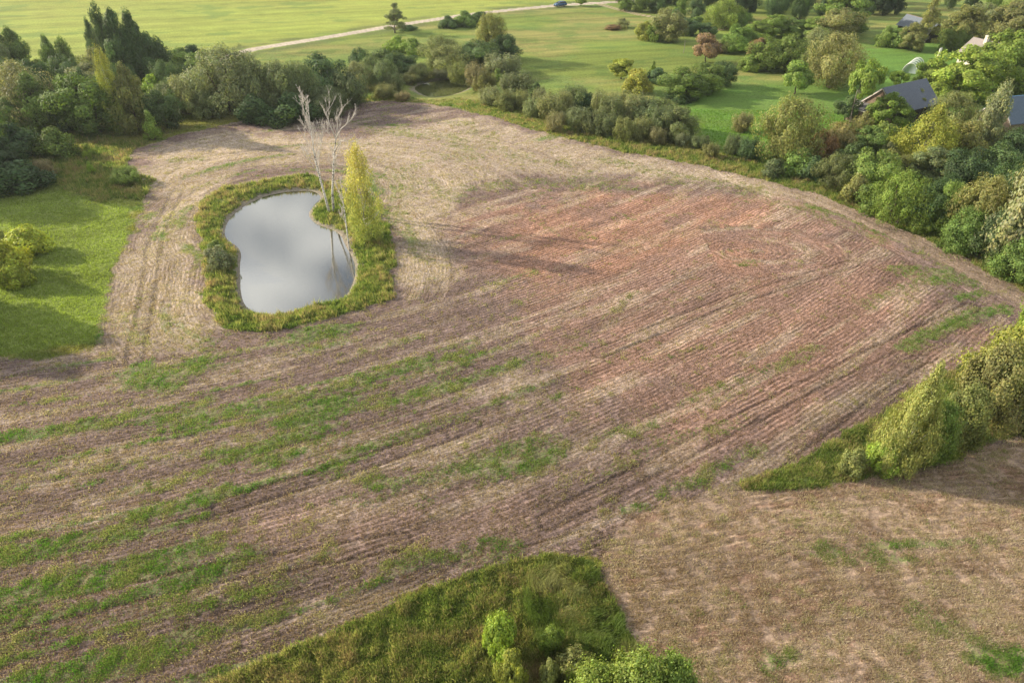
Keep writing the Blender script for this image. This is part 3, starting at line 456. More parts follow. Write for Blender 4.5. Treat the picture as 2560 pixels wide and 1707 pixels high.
# ------------------------------------------------------------------ every tree and shrub: base px, base py, top py, width px, kind, colour, label
T=[
(300,222,-4,72,'cone','dk','tallest dark green alder rising above the left wood'),
(332,226,14,84,'cone','dg','dark alder at the heart of the tall clump on the left'),
(368,222,16,88,'cone','dk','broad dark alder on the right side of the tall left clump'),
(264,205,38,46,'cone','dg','slim alder standing left of the tallest clump of alders'),
(408,215,82,74,'round','dk','dark rounded tree at the right foot of the tall alder clump'),
(68,198,64,80,'cone','md','broad pointed alder near the top left corner, before the pale meadow'),
(36,200,72,50,'cone','dg','slimmer alder just left of the broad pointed one by the top left corner'),
(8,215,92,60,'round','gd','grey-green tree cut by the left edge above the wood'),
(150,205,80,58,'cone','md','left one of two pointed alders standing side by side in front of the meadow'),
(188,205,86,60,'cone','md','right one of two pointed alders standing side by side in front of the meadow'),
(262,215,118,72,'willow','gy','grey-leaved willow low at the left foot of the tall alders'),
(118,262,150,70,'round','dk','dark tree filling the gap behind the sunlit willow on the left'),
(70,318,158,150,'willow','gy','big sunlit grey-green willow dome at the left side of the wood'),
(8,300,188,78,'willow','gy','willow at the left picture edge beside the big willow dome'),
(110,330,178,110,'cone','md','leaning mid green alder on the right flank of the willow dome'),
(48,335,240,84,'cone','md','small yellow-tipped alder in front of the willow dome'),
(232,252,158,110,'round','gy','pale rounded willow crown peeping between two alders'),
(192,318,182,72,'cone','md','sunlit yellowish alder left of the large dark round tree'),
(250,330,186,140,'round','md','large dark green round tree in the middle of the left wood'),
(312,332,108,62,'birch','yg','golden-green birch standing in front of the tall alders'),
(350,330,150,92,'cone','ol','wide olive birch to the right of the golden-green birch'),
(165,325,230,90,'round','dk','dark understorey tree between the willow dome and the large round tree'),
(395,190,186,20,'sapling','lm','tiny bright sapling behind the bright bush of the left wood'),
(398,268,180,58,'bush','lm','bright lime-green bush at the right side of the left wood'),
(455,165,118,64,'bush','md','green bush at the meadow edge left of the great silver willow'),
(482,160,112,58,'bush','dk','low dark bush with flat top on the meadow edge'),
(510,195,125,70,'bush','md','mid green bush just left of the great silver willow'),
(450,245,160,78,'round','dg','dim green tree behind the bright lime bush'),
(430,285,205,80,'willow','gd','dark grey-green willow at the foot of the bright lime bush'),
(478,285,185,84,'willow','gy','grey-green willow leaning against the great silver willow'),
(420,320,222,90,'round','dk','dark tree at the wood edge above the light green bush'),
(580,280,112,158,'willow','gl','great silver-green willow dome, largest crown of the left tree belt'),
(524,295,225,70,'willow','gd','dark willow at the left foot of the great silver willow'),
(655,282,146,96,'willow','gd','dull green willow just right of the great silver willow'),
(712,284,150,96,'willow','gd','dull willow second to the right of the great silver willow'),
(765,278,150,80,'willow','gd','dim willow with a round darker tree behind it'),
(812,255,136,110,'round','dg','dark round tree behind the row of dull willows'),
(640,305,235,80,'bush','dk','dark bush at the shaded foot of the tree belt, leftmost'),
(735,300,230,100,'bush','dk','dark bush at the shaded foot of the tree belt above the dead birches'),
(820,290,215,90,'willow','gd','dim willow closing the right end of the tall tree belt'),
(880,262,188,84,'spray','gd','low grey-green willow between the tall belt and the small pond'),
(900,190,118,44,'round','dg','small dark pointed tree rising from the belt beside the meadow'),
(935,210,140,60,'willow','gd','dull willow right of the small dark pointed tree'),
(900,225,152,56,'willow','gy','grey-green willow in front of the small dark pointed tree'),
(972,190,120,64,'round','dg','dark green tree behind the belt, below the bright pair of bushes'),
(966,225,150,66,'willow','gd','dull grey willow on the small pond side of the belt'),
(992,128,90,46,'bush','lm','bright lime bush on the meadow side of the central belt'),
(1038,135,95,54,'bush','lt','fresh green bush beside the bright lime one'),
(1010,185,135,64,'round','dg','dark tree between the fresh green bush and the small pond'),
(1100,170,88,84,'willow','gy','olive-grey willow with a wide top in the central belt'),
(1046,200,158,50,'willow','gd','dark willow directly behind the small pond'),
(1122,180,112,90,'willow','gy','grey-green willow behind the right half of the small pond'),
(1190,172,98,90,'round','dg','dark blue-green tree behind the right end of the small pond'),
(1228,150,30,72,'willow','ol','tall olive willow standing above the right end of the central belt'),
(1265,160,85,64,'round','dk','dark round tree at the right end of the central belt'),
(1245,148,92,40,'bush','dg','dark bush under the tall olive willow'),
(988,84,6,70,'pine','gd','blue-green pine standing alone in front of the dirt road'),
(1020,76,62,34,'bush','dk','low dark bush at the foot of the lone pine'),
(1122,70,38,40,'bush','dg','rounded bush in front of the road, left of three'),
(1165,66,26,48,'bush','md','rounded bush in front of the road, middle of three'),
(1200,60,28,44,'bush','dg','rounded bush in front of the road, right of three'),
(1452,15,-10,24,'orchard','lt','small light green tree beside the road near the blue car'),
(140,388,320,74,'bush','md','round bush standing alone before the left wood'),
(388,350,278,54,'sapling','lm','light green leafy bush at the wood edge, catching the sun'),
(224,395,360,28,'sapling','lm','small bright sapling in the rough grass below the left wood'),
(230,430,404,22,'sapling','lm','tiny bright sapling left of the curved field corner'),
(320,455,425,66,'spray','lt','low spreading weed clump at the left corner of the ploughed field'),
(28,385,310,110,'bush','dk','dark bush mass by the left edge below the wood, upper one'),
(20,440,350,120,'round','dk','dark bush mass by the left edge below the wood, lower one'),
(62,470,400,110,'bush','dk','dark thicket nearest the left lawn'),
(118,440,405,60,'spray','br','brownish green thicket bush in the rough grass'),
(74,630,564,84,'bush','bb','glowing yellow-green bush on the left lawn, topmost of the group'),
(24,700,602,92,'bush','bb','glowing yellow-green bush cut by the left edge of the lawn'),
(52,712,645,58,'bush','bb','smallest front bush of the glowing group on the left lawn'),
(6,605,578,40,'bush','yg','low bright shrub at the left edge behind the glowing bushes'),
(552,668,612,58,'bush','gl','round grey-green willow bush on the left bank of the pond'),
(545,640,600,40,'bush','md','small green bush on the left bank above the round willow bush'),
(917,598,347,104,'birch','yl','bright yellow autumn birch on the right bank of the pond'),
# shrubs right of the small pond
(1148,208,162,48,'spray','ol','olive willow bush on the right shore of the small pond'),
(1192,225,166,52,'spray','br','brownish willow bush on the shore right of the small pond'),
(1252,190,140,88,'spray','gl','pale feathery willow behind the small pond on the right'),
(1215,232,188,54,'spray','ol','olive spray shrub below the pale feathery willow'),
(1242,205,172,40,'sapling','lt','light green shrub in front of the pale feathery willow'),
(1292,245,187,90,'spray','gd','dark rounded grey willow, biggest right of the small pond'),
(1345,262,208,60,'sapling','dg','green upright shrub right of the dark rounded grey willow'),
(1300,272,232,46,'spray','gy','small grey shrub at the foot of the dark rounded willow'),
(1332,292,250,44,'spray','gl','pale grey shrub on the field side of the row'),
(1378,302,242,74,'spray','gy','grey-green shrub in the middle of the shrub row'),
(1432,275,222,80,'spray','gd','purplish grey tall shrub at the back of the shrub row'),
(1462,280,228,44,'bush','dk','dark shrub at the back right of the purplish grey one'),
(1500,300,232,48,'spray','gy','slender grey shrub standing up from the row'),
(1450,325,275,66,'spray','gd','dark grey willow at the front centre of the row'),
(1405,310,280,46,'spray','gy','small willow in front of the grey-green shrub'),
(1530,318,252,78,'spray','gd','tall grey-green willow left of the row end'),
(1575,318,244,74,'spray','gy','tall grey-green willow second from the row end'),
(1608,326,250,70,'spray','gd','tall willow just before the big round one ending the row'),
(1510,340,290,60,'spray','gd','front willow below the two tall grey-green ones'),
(1598,350,300,56,'spray','gy','front willow below the row end'),
(1648,345,272,74,'spray','gd','dark willow leaning on the last big one of the row'),
(1692,352,266,74,'round','gd','big round dark willow that ends the shrub row'),
(1640,362,322,44,'spray','br','olive weed bush below the big round willow'),
(1700,366,334,34,'spray','gl','pale bush at the foot of the big round willow'),
(1742,372,342,44,'spray','gd','low dark bush in the gap right of the shrub row'),
(1766,368,340,26,'sapling','gl','tiny silver shrub in the gap right of the shrub row'),
(1830,385,342,44,'spray','gd','dark green bush left of the olive willow ball'),
(1872,396,352,60,'spray','dg','dark bush at the left foot of the olive willow ball'),
(1480,335,285,60,'spray','gd','grey-green willow at the very front of the row centre'),
(1560,352,300,52,'spray','ol','olive front shrub left of the row end'),
(1415,292,236,50,'spray','gy','pale willow between the grey-green and the purplish grey shrubs'),
(1390,330,288,46,'spray','br','brownish weed shrub on the field side of the row'),
(1265,275,235,56,'spray','ol','olive shrub on the bank below the dark rounded willow'),
(1225,262,222,50,'spray','gl','pale reed-like shrub right of the small pond corner'),
(1660,325,246,62,'round','gd','dark crown squeezed behind the last big round shrub'),
(1545,300,238,60,'spray','gy','back willow rising behind the two tall grey-green ones'),
(1355,285,228,50,'spray','gy','grey shrub right below the green upright one'),
(1775,395,362,40,'spray','ol','small olive clump on the ditch left of the silver shrub'),
(1930,440,395,50,'bush','gd','grey-green bush below the olive willow ball, at its left'),
(985,228,188,50,'spray','gd','reedy grey-green shrub at the left end of the small pond'),
(1022,208,186,46,'spray','gy','reed clump on the far bank of the small pond, leftmost of the three'),
(1062,200,180,46,'spray','ol','reed clump on the far bank of the small pond, middle of the three'),
(1104,194,175,46,'spray','gl','reed clump on the far bank of the small pond, rightmost of the three'),
(960,244,215,60,'spray','gy','low willow between the tree belt and the left bank of the small pond'),
(1008,252,232,36,'spray','br','brownish sedge tussock on the near left bank of the small pond'),
# orchard meadow
(1553,199,148,54,'orchard','yg','small fruit tree with yellow leaves on the meadow'),
(1594,232,168,60,'bush','yg','yellow-green bush on the meadow right below the yellow fruit tree'),
(1642,208,168,48,'bush','dg','dark blue-green bush behind the yellow-green bush'),
(1632,180,152,20,'sapling','lt','thin light sapling above the dark blue-green bush'),
(1712,248,172,96,'round','md','big leafy bush, front left crown of the clump on the meadow'),
(1762,232,158,84,'round','md','green crown in the middle of the clump on the meadow'),
(1808,216,152,54,'round','dg','dark round crown at the right end of the clump on the meadow'),
(1700,252,226,60,'bush','dk','low dark bush under the clump on the meadow'),
(1853,330,286,52,'spray','br','solitary brownish willow bush on the bright lawn'),
(1762,158,86,58,'orchard','pk','rowan with reddish leaves and dark bare trunk'),
(1797,132,104,46,'spray','gy','grey-green bush right of the reddish rowan'),
(1610,98,52,46,'bush','yg','yellowish bush at the left end of the upper clump'),
(1636,105,42,46,'sapling','lt','light green shrub between the yellowish bush and the big grey one'),
(1672,105,22,80,'round','gy','big grey-green tree in the upper clump by the meadow'),
(1715,90,44,48,'round','dg','dark tree right of the big grey-green one'),
(1734,86,42,36,'orchard','md','small green tree with visible trunks beside the upper clump'),
(1765,92,58,42,'orchard','dg','umbrella-shaped dark tree beside the mown gap'),
(1554,70,44,28,'bush','gy','lone grey bush on the meadow below the dirt track'),
(1530,74,64,40,'spray','rb','low brown brush left of the lone grey bush'),
(1838,132,62,66,'round','md','green tree in the middle of the orchard, left one'),
(1872,128,80,56,'round','md','green tree in the middle of the orchard, right one'),
(1888,98,52,60,'maple','lt','sunlit round tree at the left of the orchard hedge'),
(1932,92,38,66,'maple','lt','sunlit round tree in the centre of the orchard hedge'),
(1980,92,46,58,'maple','md','round tree at the right of the orchard hedge'),
(1885,170,96,40,'orchard','pk','small tree with pinkish top left of the wide orchard clump'),
(1872,178,132,44,'bush','lt','light green bush under the pinkish tree'),
(1916,178,94,80,'round','md','wide green crown left half of the orchard clump'),
(1962,182,86,84,'round','md','wide green crown right half of the orchard clump'),
(2033,172,68,70,'willow','gy','grey-green willow, left of the tall pair on the lawn'),
(2070,218,80,108,'willow','ol','tall olive willow, right and nearer of the pair on the lawn'),
(1986,236,155,60,'orchard','lt','small light green tree with short trunk on the lawn'),
(2124,308,154,84,'ash','lt','tall thin ash with bare leaning trunk in front of the old barn'),
(2110,302,243,44,'orchard','dg','small dark tree with forked trunk beside the ash'),
(2214,324,234,88,'maple','lt','leafy tree hiding the corner of the old barn'),
(2242,238,178,48,'ash','lm','lime-green tree rising behind the old barn roof'),
(2158,318,276,44,'bush','ol','olive bush hiding the foot of the barn lean-to'),
# around the farmstead
(2095,85,-22,118,'maple','md','large sunlit tree at the top edge above the farm lawn'),
(2086,98,18,88,'round','ol','olive-yellow tree in front of the large one at the top edge'),
(2034,98,42,60,'maple','lt','light green tree left of the olive-yellow tree'),
(2298,130,-6,76,'pine','ol','airy yellowish larch in front of the grey-roofed shed'),
(2276,128,58,54,'maple','ol','olive tree at the foot of the airy larch'),
(2208,116,64,40,'bush','lt','light bush left of the grey-roofed shed'),
(2238,118,68,52,'bush','md','green bush between the light bush and the larch'),
(2395,120,14,92,'maple','ol','olive-green tree right of the grey-roofed shed'),
(2375,128,66,60,'round','md','low green tree at the gable of the grey-roofed shed'),
(2352,135,110,26,'sapling','lt','tiny light bush near the white board by the lawn'),
(2455,92,8,80,'round','gy','grey-green tree between the olive trees on the right'),
(2520,110,0,110,'maple','ol','big olive tree near the top right corner'),
(2545,60,-30,80,'round','md','tree cut by the top right corner'),
(2402,250,118,150,'maple','lm','big lime-green maple behind the old barn'),
(2335,238,160,76,'maple','lt','lime tree left of the big maple, beside the polytunnel'),
(2316,205,146,46,'orchard','md','small tree standing against the polytunnel'),
(2345,255,200,60,'bush','lm','bright bush at the right gable of the old barn'),
(2478,230,78,130,'maple','lt','tall light tree right of the big lime-green maple'),
(2540,222,56,130,'maple','lt','tall green tree at the right edge by the farmhouse'),
(2560,230,150,50,'orchard','ol','dark stemmed tree on the shady lawn at the right edge'),
(2280,290,224,40,'orchard','ol','thin pale leaved tree in front of the barn eaves'),
# right wood
(1966,408,240,132,'willow','ol','large olive-brown willow ball beside the ploughed field'),
(1990,436,364,68,'bush','md','green bush at the foot of the olive willow ball'),
(2030,450,388,60,'bush','dk','dark bush between the olive willow ball and the red shrub'),
(2054,415,330,58,'round','rd','rust red shrub at the edge of the right wood'),
(2092,390,302,72,'round','br','ochre tinged shrub behind the rust red one'),
(2052,380,318,50,'bush','rb','dull pinkish shrub left of the ochre one'),
(2158,398,318,88,'maple','md','fresh green round tree in the right wood'),
(2116,440,356,66,'round','dg','dark green shrub below the fresh green round tree'),
(2200,370,300,66,'bush','lt','light undergrowth bush in front of the old barn'),
(2292,430,258,128,'fullbirch','yg','yellow-green birch with a white trunk in the right wood'),
(2360,340,228,90,'willow','ol','brown-green thicket top between the barn and the spire willow'),
(2440,400,192,92,'cone','gl','pale spire-shaped willow before the right hand barn'),
(2380,420,300,110,'round','ol','olive crown at the foot of the pale spire willow'),
(2510,430,322,80,'round','dk','dark green tree in front of the right hand barn'),
(2090,470,384,84,'willow','gd','grey-green willow at the field edge right of the rust red shrub'),
(2160,482,372,110,'round','md','broad fresh green shrub at the field edge'),
(2215,470,378,80,'round','ol','olive shrub behind the broad fresh green one'),
(2310,470,365,110,'maple','gd','silvery dark tree in the middle of the right wood'),
(2388,500,370,110,'round','dk','dark hollow tree in the deep of the right wood'),
(2460,500,360,100,'round','dg','dark reddish-tinged tree right of the dark hollow one'),
(2130,508,432,60,'bush','ol','low shrub at the edge below the grey-green willow'),
(2235,560,430,104,'willow','lt','bright green pointed shrub at the front of the right wood'),
(2170,525,452,70,'bush','md','low green bush left of the bright pointed shrub'),
(2298,572,455,80,'round','dg','dark shrub right of the bright pointed one'),
(2345,580,452,72,'willow','md','mid green shrub with upright shoots on the field edge'),
(2430,612,438,112,'willow','ol','olive dome with a bent grey trunk at the field edge'),
(2302,582,520,56,'bush','lt','small light bush low on the wood edge'),
(2390,625,520,84,'leafy','md','leafy green bush low on the wood edge under the olive dome'),
(2470,650,520,90,'leafy','dg','dark leafy bush below the olive dome'),
(2548,665,340,190,'leafy','gl','tall light grey-green tree at the right picture edge'),
(2480,560,400,90,'round','dk','dark tree between the olive dome and the tall light edge tree'),
(2535,700,590,110,'leafy','md','bush at the foot of the tall light edge tree'),
# right verge group, close
(2236,1168,903,108,'fullbirch','yo','olive-green birch with two white stems on the right verge'),
(2300,1150,1000,96,'leafy','md','dense green shrub right beside the white stemmed birch'),
(2205,1172,1100,60,'leafy','lm','bright lime shoots at the foot of the white stemmed birch'),
(2128,1180,1125,50,'leafy','ol','small olive-green shrub left of the white stemmed birch'),
(2372,1112,962,100,'leafy','ol','dull olive-green shrub in the middle of the right verge'),
(2392,1100,1048,50,'leafy','rd','small dark red shrub in the right verge'),
(2448,1048,860,120,'leafy','ol','olive shrub with yellow leaves on the right verge'),
(2500,1010,822,170,'leafy','yg','large yellow-green tree on the right verge'),
(2556,1040,900,150,'leafy','ol','shaded shrub at the right edge of the verge'),
(2585,890,700,110,'leafy','lm','lime-green tree at the right edge beside the field corner'),
(2480,1060,985,70,'leafy','br','brownish bramble at the foot of the yellow-green tree'),
# bottom verge
(1256,1632,1536,66,'leafy','lm','bright pale green willow bush on the bottom verge'),
(1276,1712,1630,58,'leafy','yg','golden yellow bush just below the bright pale green one'),
(1378,1622,1572,46,'leafy','lt','small yellowish-green bush right of the bright pale green bush'),
(1372,1722,1652,44,'leafy','ol','slim olive-green shoots at the bottom edge'),
(1432,1690,1632,70,'leafy','ol','faint olive shrub in the lush grass near the bottom edge'),
(1580,1800,1635,140,'leafy','lt','light green shrub at the bottom edge, left part of the big thicket'),
(1490,1790,1665,130,'leafy','lt','fresh green shrub at the bottom edge, low left end of the big thicket'),
(1660,1810,1660,120,'leafy','lt','fresh green shrub at the bottom edge, right end of the big thicket'),
]
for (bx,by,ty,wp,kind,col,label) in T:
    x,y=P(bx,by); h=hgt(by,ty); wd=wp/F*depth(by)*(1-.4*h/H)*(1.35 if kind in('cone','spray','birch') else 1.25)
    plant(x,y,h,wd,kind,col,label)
# dense wood along the top right edge: trees one cannot tell apart share a label
g=random.Random(5)
def wood(n,poly,hr,cols,kinds,label,group,mind):
    pts=[]; a=W(poly); k=0
    while len(pts)<n and k<4000:
        k+=1; x=g.uniform(a[:,0].min(),a[:,0].max()); y=g.uniform(a[:,1].min(),a[:,1].max())
        if segd(np.array([x]),np.array([y]),a,True)[0]>0 or any((x-p)**2+(y-q)**2<mind**2 for p,q in pts): continue
        pts.append((x,y)); h=g.uniform(*hr); plant(x,y,h,h*g.uniform(.5,.75),g.choice(kinds),g.choice(cols),label,group)
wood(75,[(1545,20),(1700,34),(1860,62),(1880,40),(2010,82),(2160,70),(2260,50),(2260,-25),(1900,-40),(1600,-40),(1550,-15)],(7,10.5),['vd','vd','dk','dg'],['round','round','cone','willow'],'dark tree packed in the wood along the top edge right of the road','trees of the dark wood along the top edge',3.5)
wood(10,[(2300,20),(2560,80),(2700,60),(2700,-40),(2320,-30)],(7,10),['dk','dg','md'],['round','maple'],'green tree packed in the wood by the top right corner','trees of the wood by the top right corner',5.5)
for (bx,by,ty,wp,kind,col,label) in [(1562,27,-14,42,'round','md','light edged tree at the start of the dark wood by the track'),(1600,30,-14,50,'round','md','tree second from the track at the edge of the dark wood'),(1640,32,-20,54,'round','dg','dark tree at the wood edge above the upper clump'),(1700,45,-14,40,'cone','md','slim birch-like tree in front of the dark wood'),
 (1738,55,-6,46,'round','dg','dark bush-like tree left of the large spreading green one'),(1805,72,0,96,'willow','lt','large spreading green tree in front of the dark wood'),(1850,76,28,52,'round','md','rounded green tree right of the large spreading one'),(1690,62,22,44,'bush','dg','dark bush at the foot of the slim birch-like tree')]:
    x,y=P(bx,by); h=hgt(by,ty); plant(x,y,h,wp/F*depth(by)*(1-.4*h/H),kind,col,label)
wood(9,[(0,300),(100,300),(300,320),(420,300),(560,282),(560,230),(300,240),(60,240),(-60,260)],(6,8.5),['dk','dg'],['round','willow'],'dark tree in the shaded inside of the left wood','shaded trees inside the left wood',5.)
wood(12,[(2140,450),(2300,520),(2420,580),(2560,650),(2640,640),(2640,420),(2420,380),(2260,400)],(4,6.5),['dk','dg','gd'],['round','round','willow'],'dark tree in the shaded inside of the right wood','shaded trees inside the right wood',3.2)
# trees just outside the frame on the left whose shadows cross the lawn
for (x,y,h) in [(-60,60.5,9),(-58,55,8.5),(-80,97,13),(-82,103,13),(-81,91,11.5),(-57,53,6),(-88,99,14)]:
    plant(x,y,h,h*.72,'round','md','tree beyond the left edge whose shadow crosses the lawn','trees beyond the left edge')
# ------------------------------------------------------------------ dead birches by the pond
def Q(px,py,y0):
    v=(py-853.5)/F; Z=y0/(CP-v*SP); return Vector(((px-1280)/F*Z,y0,H-Z*(SP+v*CP)))
def branch(m,p,d,L_,r,g,depth_):
    pts=[p]; rr=[r]; n_=4
    for i in range(n_):
        d=(d+Vector((g.uniform(-.16,.16),g.uniform(-.16,.16),g.uniform(-.02,.14)))).normalized(); pts.append(pts[-1]+d*L_/n_); rr.append(r*(1-.8*(i+1)/n_))
    m.tube(pts,[max(q,.009) for q in rr],5 if r>.02 else 3,cap=r>.02)
    if depth_>0:
        for i in range(g.choice((3,4,5)) if depth_>1 else 4):
            k=g.uniform(.25,.95); j=min(int(k*n_),n_-1); q=pts[j].lerp(pts[j+1],k*n_-j); a=g.uniform(0,6.28); e=Vector((math.cos(a),math.sin(a),0)); nd=(d*1.0+e*.55+Vector((0,0,.25))).normalized()
            branch(m,q,nd,L_*g.uniform(.38,.6),r*.5,g,depth_-1)
def dead(label,base,px,r,boughs,seed,nb,Lb):
    x0,y0=P(*base); zb=gz(x0,y0)-.1; o=empty('dead_birch',(x0,y0,zb),label,'tree'); g=random.Random(seed); off=Vector((x0,y0,zb))
    pts=[Q(a,b,y0)-off for a,b in px]; pts[0]=Vector((0,0,0)); n_=len(pts); m=MB(); m.tube(pts,[r*(1.15 if i==0 else 1)*(1-.88*i/(n_-1)) for i in range(n_)],8); m.build('trunk',bark_w,o,True)
    for bp in boughs:
        b=MB(); q=[Q(a,c,y0+dy)-off for a,c,dy in bp]; b.tube(q,[r*.5*(1-.75*i/(len(q)-1)) for i in range(len(q))],6)
        for i in range(9):
            k=g.uniform(.3,1)*(len(q)-1.001); j=int(k); s=q[j].lerp(q[j+1],k-j); a=g.uniform(0,6.28); dd=(q[j+1]-q[j]).normalized(); branch(b,s,(dd+Vector((math.cos(a)*.6,math.sin(a)*.6,.15))).normalized(),Lb*g.uniform(.35,.75),r*.16,g,1)
        b.build('bough',pale,o,True)
    b=MB()
    for i in range(nb):
        k=(.28+.7*(i+.5)/nb)*(n_-1.001); j=int(k); s=pts[j].lerp(pts[j+1],k-j); a=g.uniform(0,6.28); dd=Vector((math.cos(a)*.5,math.sin(a)*.5,.95)).normalized()
        branch(b,s,dd,Lb*g.uniform(.6,1.15)*(1.15-.6*(i/nb)),r*.30*(1-.5*i/nb),g,3)
    b.build('branches',pale,o,True)
pale=simple('dead_branch',(.52,.48,.44),.85,.2,3); 
dead('tall dead birch leaning left on the pond bank, bare white branches',(824,533),[(824,533),(812,489),(802,453),(792,416),(784,375),(780,342),(773,293),(769,250)],.17,[],3,17,3.6)
dead('dead birch forking wide at its top beside the leaning one',(834,530),[(834,530),(831,481),(833,424),(835,383),(841,342),(843,322)],.17,[[(841,350,0),(822,305,.3),(816,281,.4),(828,265,.5)],[(841,345,0),(853,322,-.3),(868,310,-.6),(889,284,-.8)],[(842,335,0),(845,293,.5),(857,267,.4)],[(835,383,0),(852,352,-1.),(878,355,-1.5)]],8,9,2.5)
dead('smallest bare birch standing at the water edge',(873,618),[(873,618),(867,575),(861,526),(855,485),(850,450)],.10,[],11,10,1.5)
# ------------------------------------------------------------------ buildings
def planks(name,c1,c2,scale,axis):
    m,n,l,b=mat(name); b.inputs['Roughness'].default_value=.9; b.inputs['Specular IOR Level'].default_value=.15
    t=nod_(n,'ShaderNodeTexCoord'); wv=nod_(n,'ShaderNodeTexWave'); wv.wave_type='BANDS'; wv.bands_direction=axis; wv.inputs['Scale'].default_value=scale; wv.inputs['Distortion'].default_value=.6; wv.inputs['Detail'].default_value=3
    l.new(t.outputs['Object'],wv.inputs['Vector']); q=nod_(n,'ShaderNodeTexNoise'); q.inputs['Scale'].default_value=2.5; q.inputs['Detail'].default_value=5; l.new(t.outputs['Object'],q.inputs['Vector'])
    a=nod_(n,'ShaderNodeMath'); a.operation='ADD'; l.new(wv.outputs['Fac'],a.inputs[0]); l.new(q.outputs['Fac'],a.inputs[1])
    r=nod_(n,'ShaderNodeValToRGB'); r.color_ramp.elements[0].position=.35; r.color_ramp.elements[0].color=(*c1,1); r.color_ramp.elements[1].position=.85; r.color_ramp.elements[1].color=(*c2,1)
    hh=nod_(n,'ShaderNodeMath'); hh.operation='MULTIPLY'; hh.inputs[1].default_value=.62; l.new(a.outputs[0],hh.inputs[0]); l.new(hh.outputs[0],r.inputs[0]); l.new(r.outputs[0],b.inputs['Base Color'])
    bp=nod_(n,'ShaderNodeBump'); bp.inputs['Distance'].default_value=.04; l.new(wv.outputs['Fac'],bp.inputs['Height']); l.new(bp.outputs[0],b.inputs['Normal']); return m
def nod_(n,t): return n.new(t)
plank_m=planks('weathered_planks',(.12,.08,.055),(.42,.33,.25),5,'Y'); plankx_m=planks('weathered_planks_long',(.12,.08,.055),(.38,.30,.23),5,'X')
dark_m=planks('dark_planks',(.03,.026,.024),(.07,.06,.055),5,'X'); slate_m=planks('slate_roof',(.095,.11,.14),(.17,.19,.225),2.3,'X'); felt_m=planks('felt_roof',(.10,.10,.105),(.20,.195,.19),1.6,'Y')
tin_m=planks('corrugated_roof',(.11,.13,.16),(.18,.21,.24),3.0,'X'); pink_m=planks('pale_tile_roof',(.25,.22,.21),(.36,.32,.30),3,'X'); blue_m=planks('blue_slate_roof',(.08,.11,.15),(.14,.18,.23),2.3,'X')
trim_m=simple('pale_board',(.55,.50,.43),.8,.15,3); wht_m=simple('white_paint',(.8,.8,.78),.6,.05,2); hole_m=simple('dark_opening',(.012,.012,.012),.9)
def barn(name,label,ridge0,ang,Ln,hw,ze,zr,roofm,wallm,gabm,ov=.35,extra=None,ridgem=None):
    """local x runs along the ridge, +y is the far side"""
    o=empty(name,(ridge0[0],ridge0[1],-.1),label,'building',rz=ang); z0=0
    m=MB(); m.box(0,Ln,-hw,-hw+.15,z0,ze); m.box(0,Ln,hw-.15,hw,z0,ze); m.build('side_wall',wallm,o)
    m=MB()
    for a in (0.,Ln-.15): m.add([(a,-hw+.152,z0),(a,hw-.152,z0),(a,hw-.152,ze),(a,0,zr-.08),(a,-hw+.152,ze),(a+.15,-hw+.152,z0),(a+.15,hw-.152,z0),(a+.15,hw-.152,ze),(a+.15,0,zr-.08),(a+.15,-hw+.152,ze)],[(0,4,3,2,1),(5,6,7,8,9),(0,1,6,5),(1,2,7,6),(2,3,8,7),(3,4,9,8),(4,0,5,9)])
    m.build('gable_wall',gabm,o)
    sl_=(zr-ze)/hw
    for sgn in (-1,1):
        m=MB(); e=hw+ov; q=[(-ov,0,zr+.05),(Ln+ov,0,zr+.05),(Ln+ov,sgn*e,zr+.05-sl_*e),(-ov,sgn*e,zr+.05-sl_*e)]
        if sgn>0: q=q[::-1]
        m.prism(q,-.10) ; m.build('roof_slope',roofm,o)
    m=MB(); m.tube([(-ov-.02,0,zr+.07),(Ln+ov+.02,0,zr+.07)],[.09,.09],6); m.build('ridge_cap',ridgem or roofm,o)
    for e_ in (-ov-.04,Ln+ov):
        m=MB(); 
        for sgn in (-1,1): m.add([(e_,0,zr+.02),(e_+.04,0,zr+.02),(e_+.04,sgn*(hw+ov),zr+.02-sl_*(hw+ov)),(e_,sgn*(hw+ov),zr+.02-sl_*(hw+ov)),(e_,0,zr-.16),(e_+.04,0,zr-.16),(e_+.04,sgn*(hw+ov),zr-.16-sl_*(hw+ov)),(e_,sgn*(hw+ov),zr-.16-sl_*(hw+ov))],[(0,1,2,3),(4,7,6,5),(0,4,5,1),(3,2,6,7),(0,3,7,4),(1,5,6,2)])
        m.build('verge_board',trim_m,o)
    if extra: extra(o)
    return o
def ex1(o):
    m=MB(); m.prism([(-.36,-4.0,3.05),(-.36,4.0,3.05),(-3.1,4.0,2.35),(-3.1,-4.0,2.35)],-.09); m.build('lean_to_roof',felt_m,o)
    m=MB()
    for y in (-3.0,-1.1,.9,2.6): m.prism([(-.4,y,3.10),(-.4,y+.09,3.10),(-3.12,y+.09,2.405),(-3.12,y,2.405)],.05)
    m.build('roof_batten',trim_m,o)
    m=MB(); m.box(-2.9,-2.78,-3.8,3.8,0,2.28); m.box(-2.775,-.02,-3.8,-3.68,0,2.3); m.box(-2.775,-.02,3.68,3.8,0,2.3); m.build('lean_to_wall',plank_m,o)
    m=MB(); m.box(-2.94,-2.903,-1.9,-.8,0,1.9); d=m.build('door',dark_m,o); k=MB(); k.box(-2.97,-2.943,-1.0,-.92,.9,1.1); k.build('handle',trim_m,d)
    m=MB(); m.box(-3.16,-3.12,-4.0,4.0,2.22,2.38); m.build('eaves_board',trim_m,o)
    m=MB(); m.box(7.2,9.8,-3.64,-3.605,0,2.2); m.build('barn_door',hole_m,o)
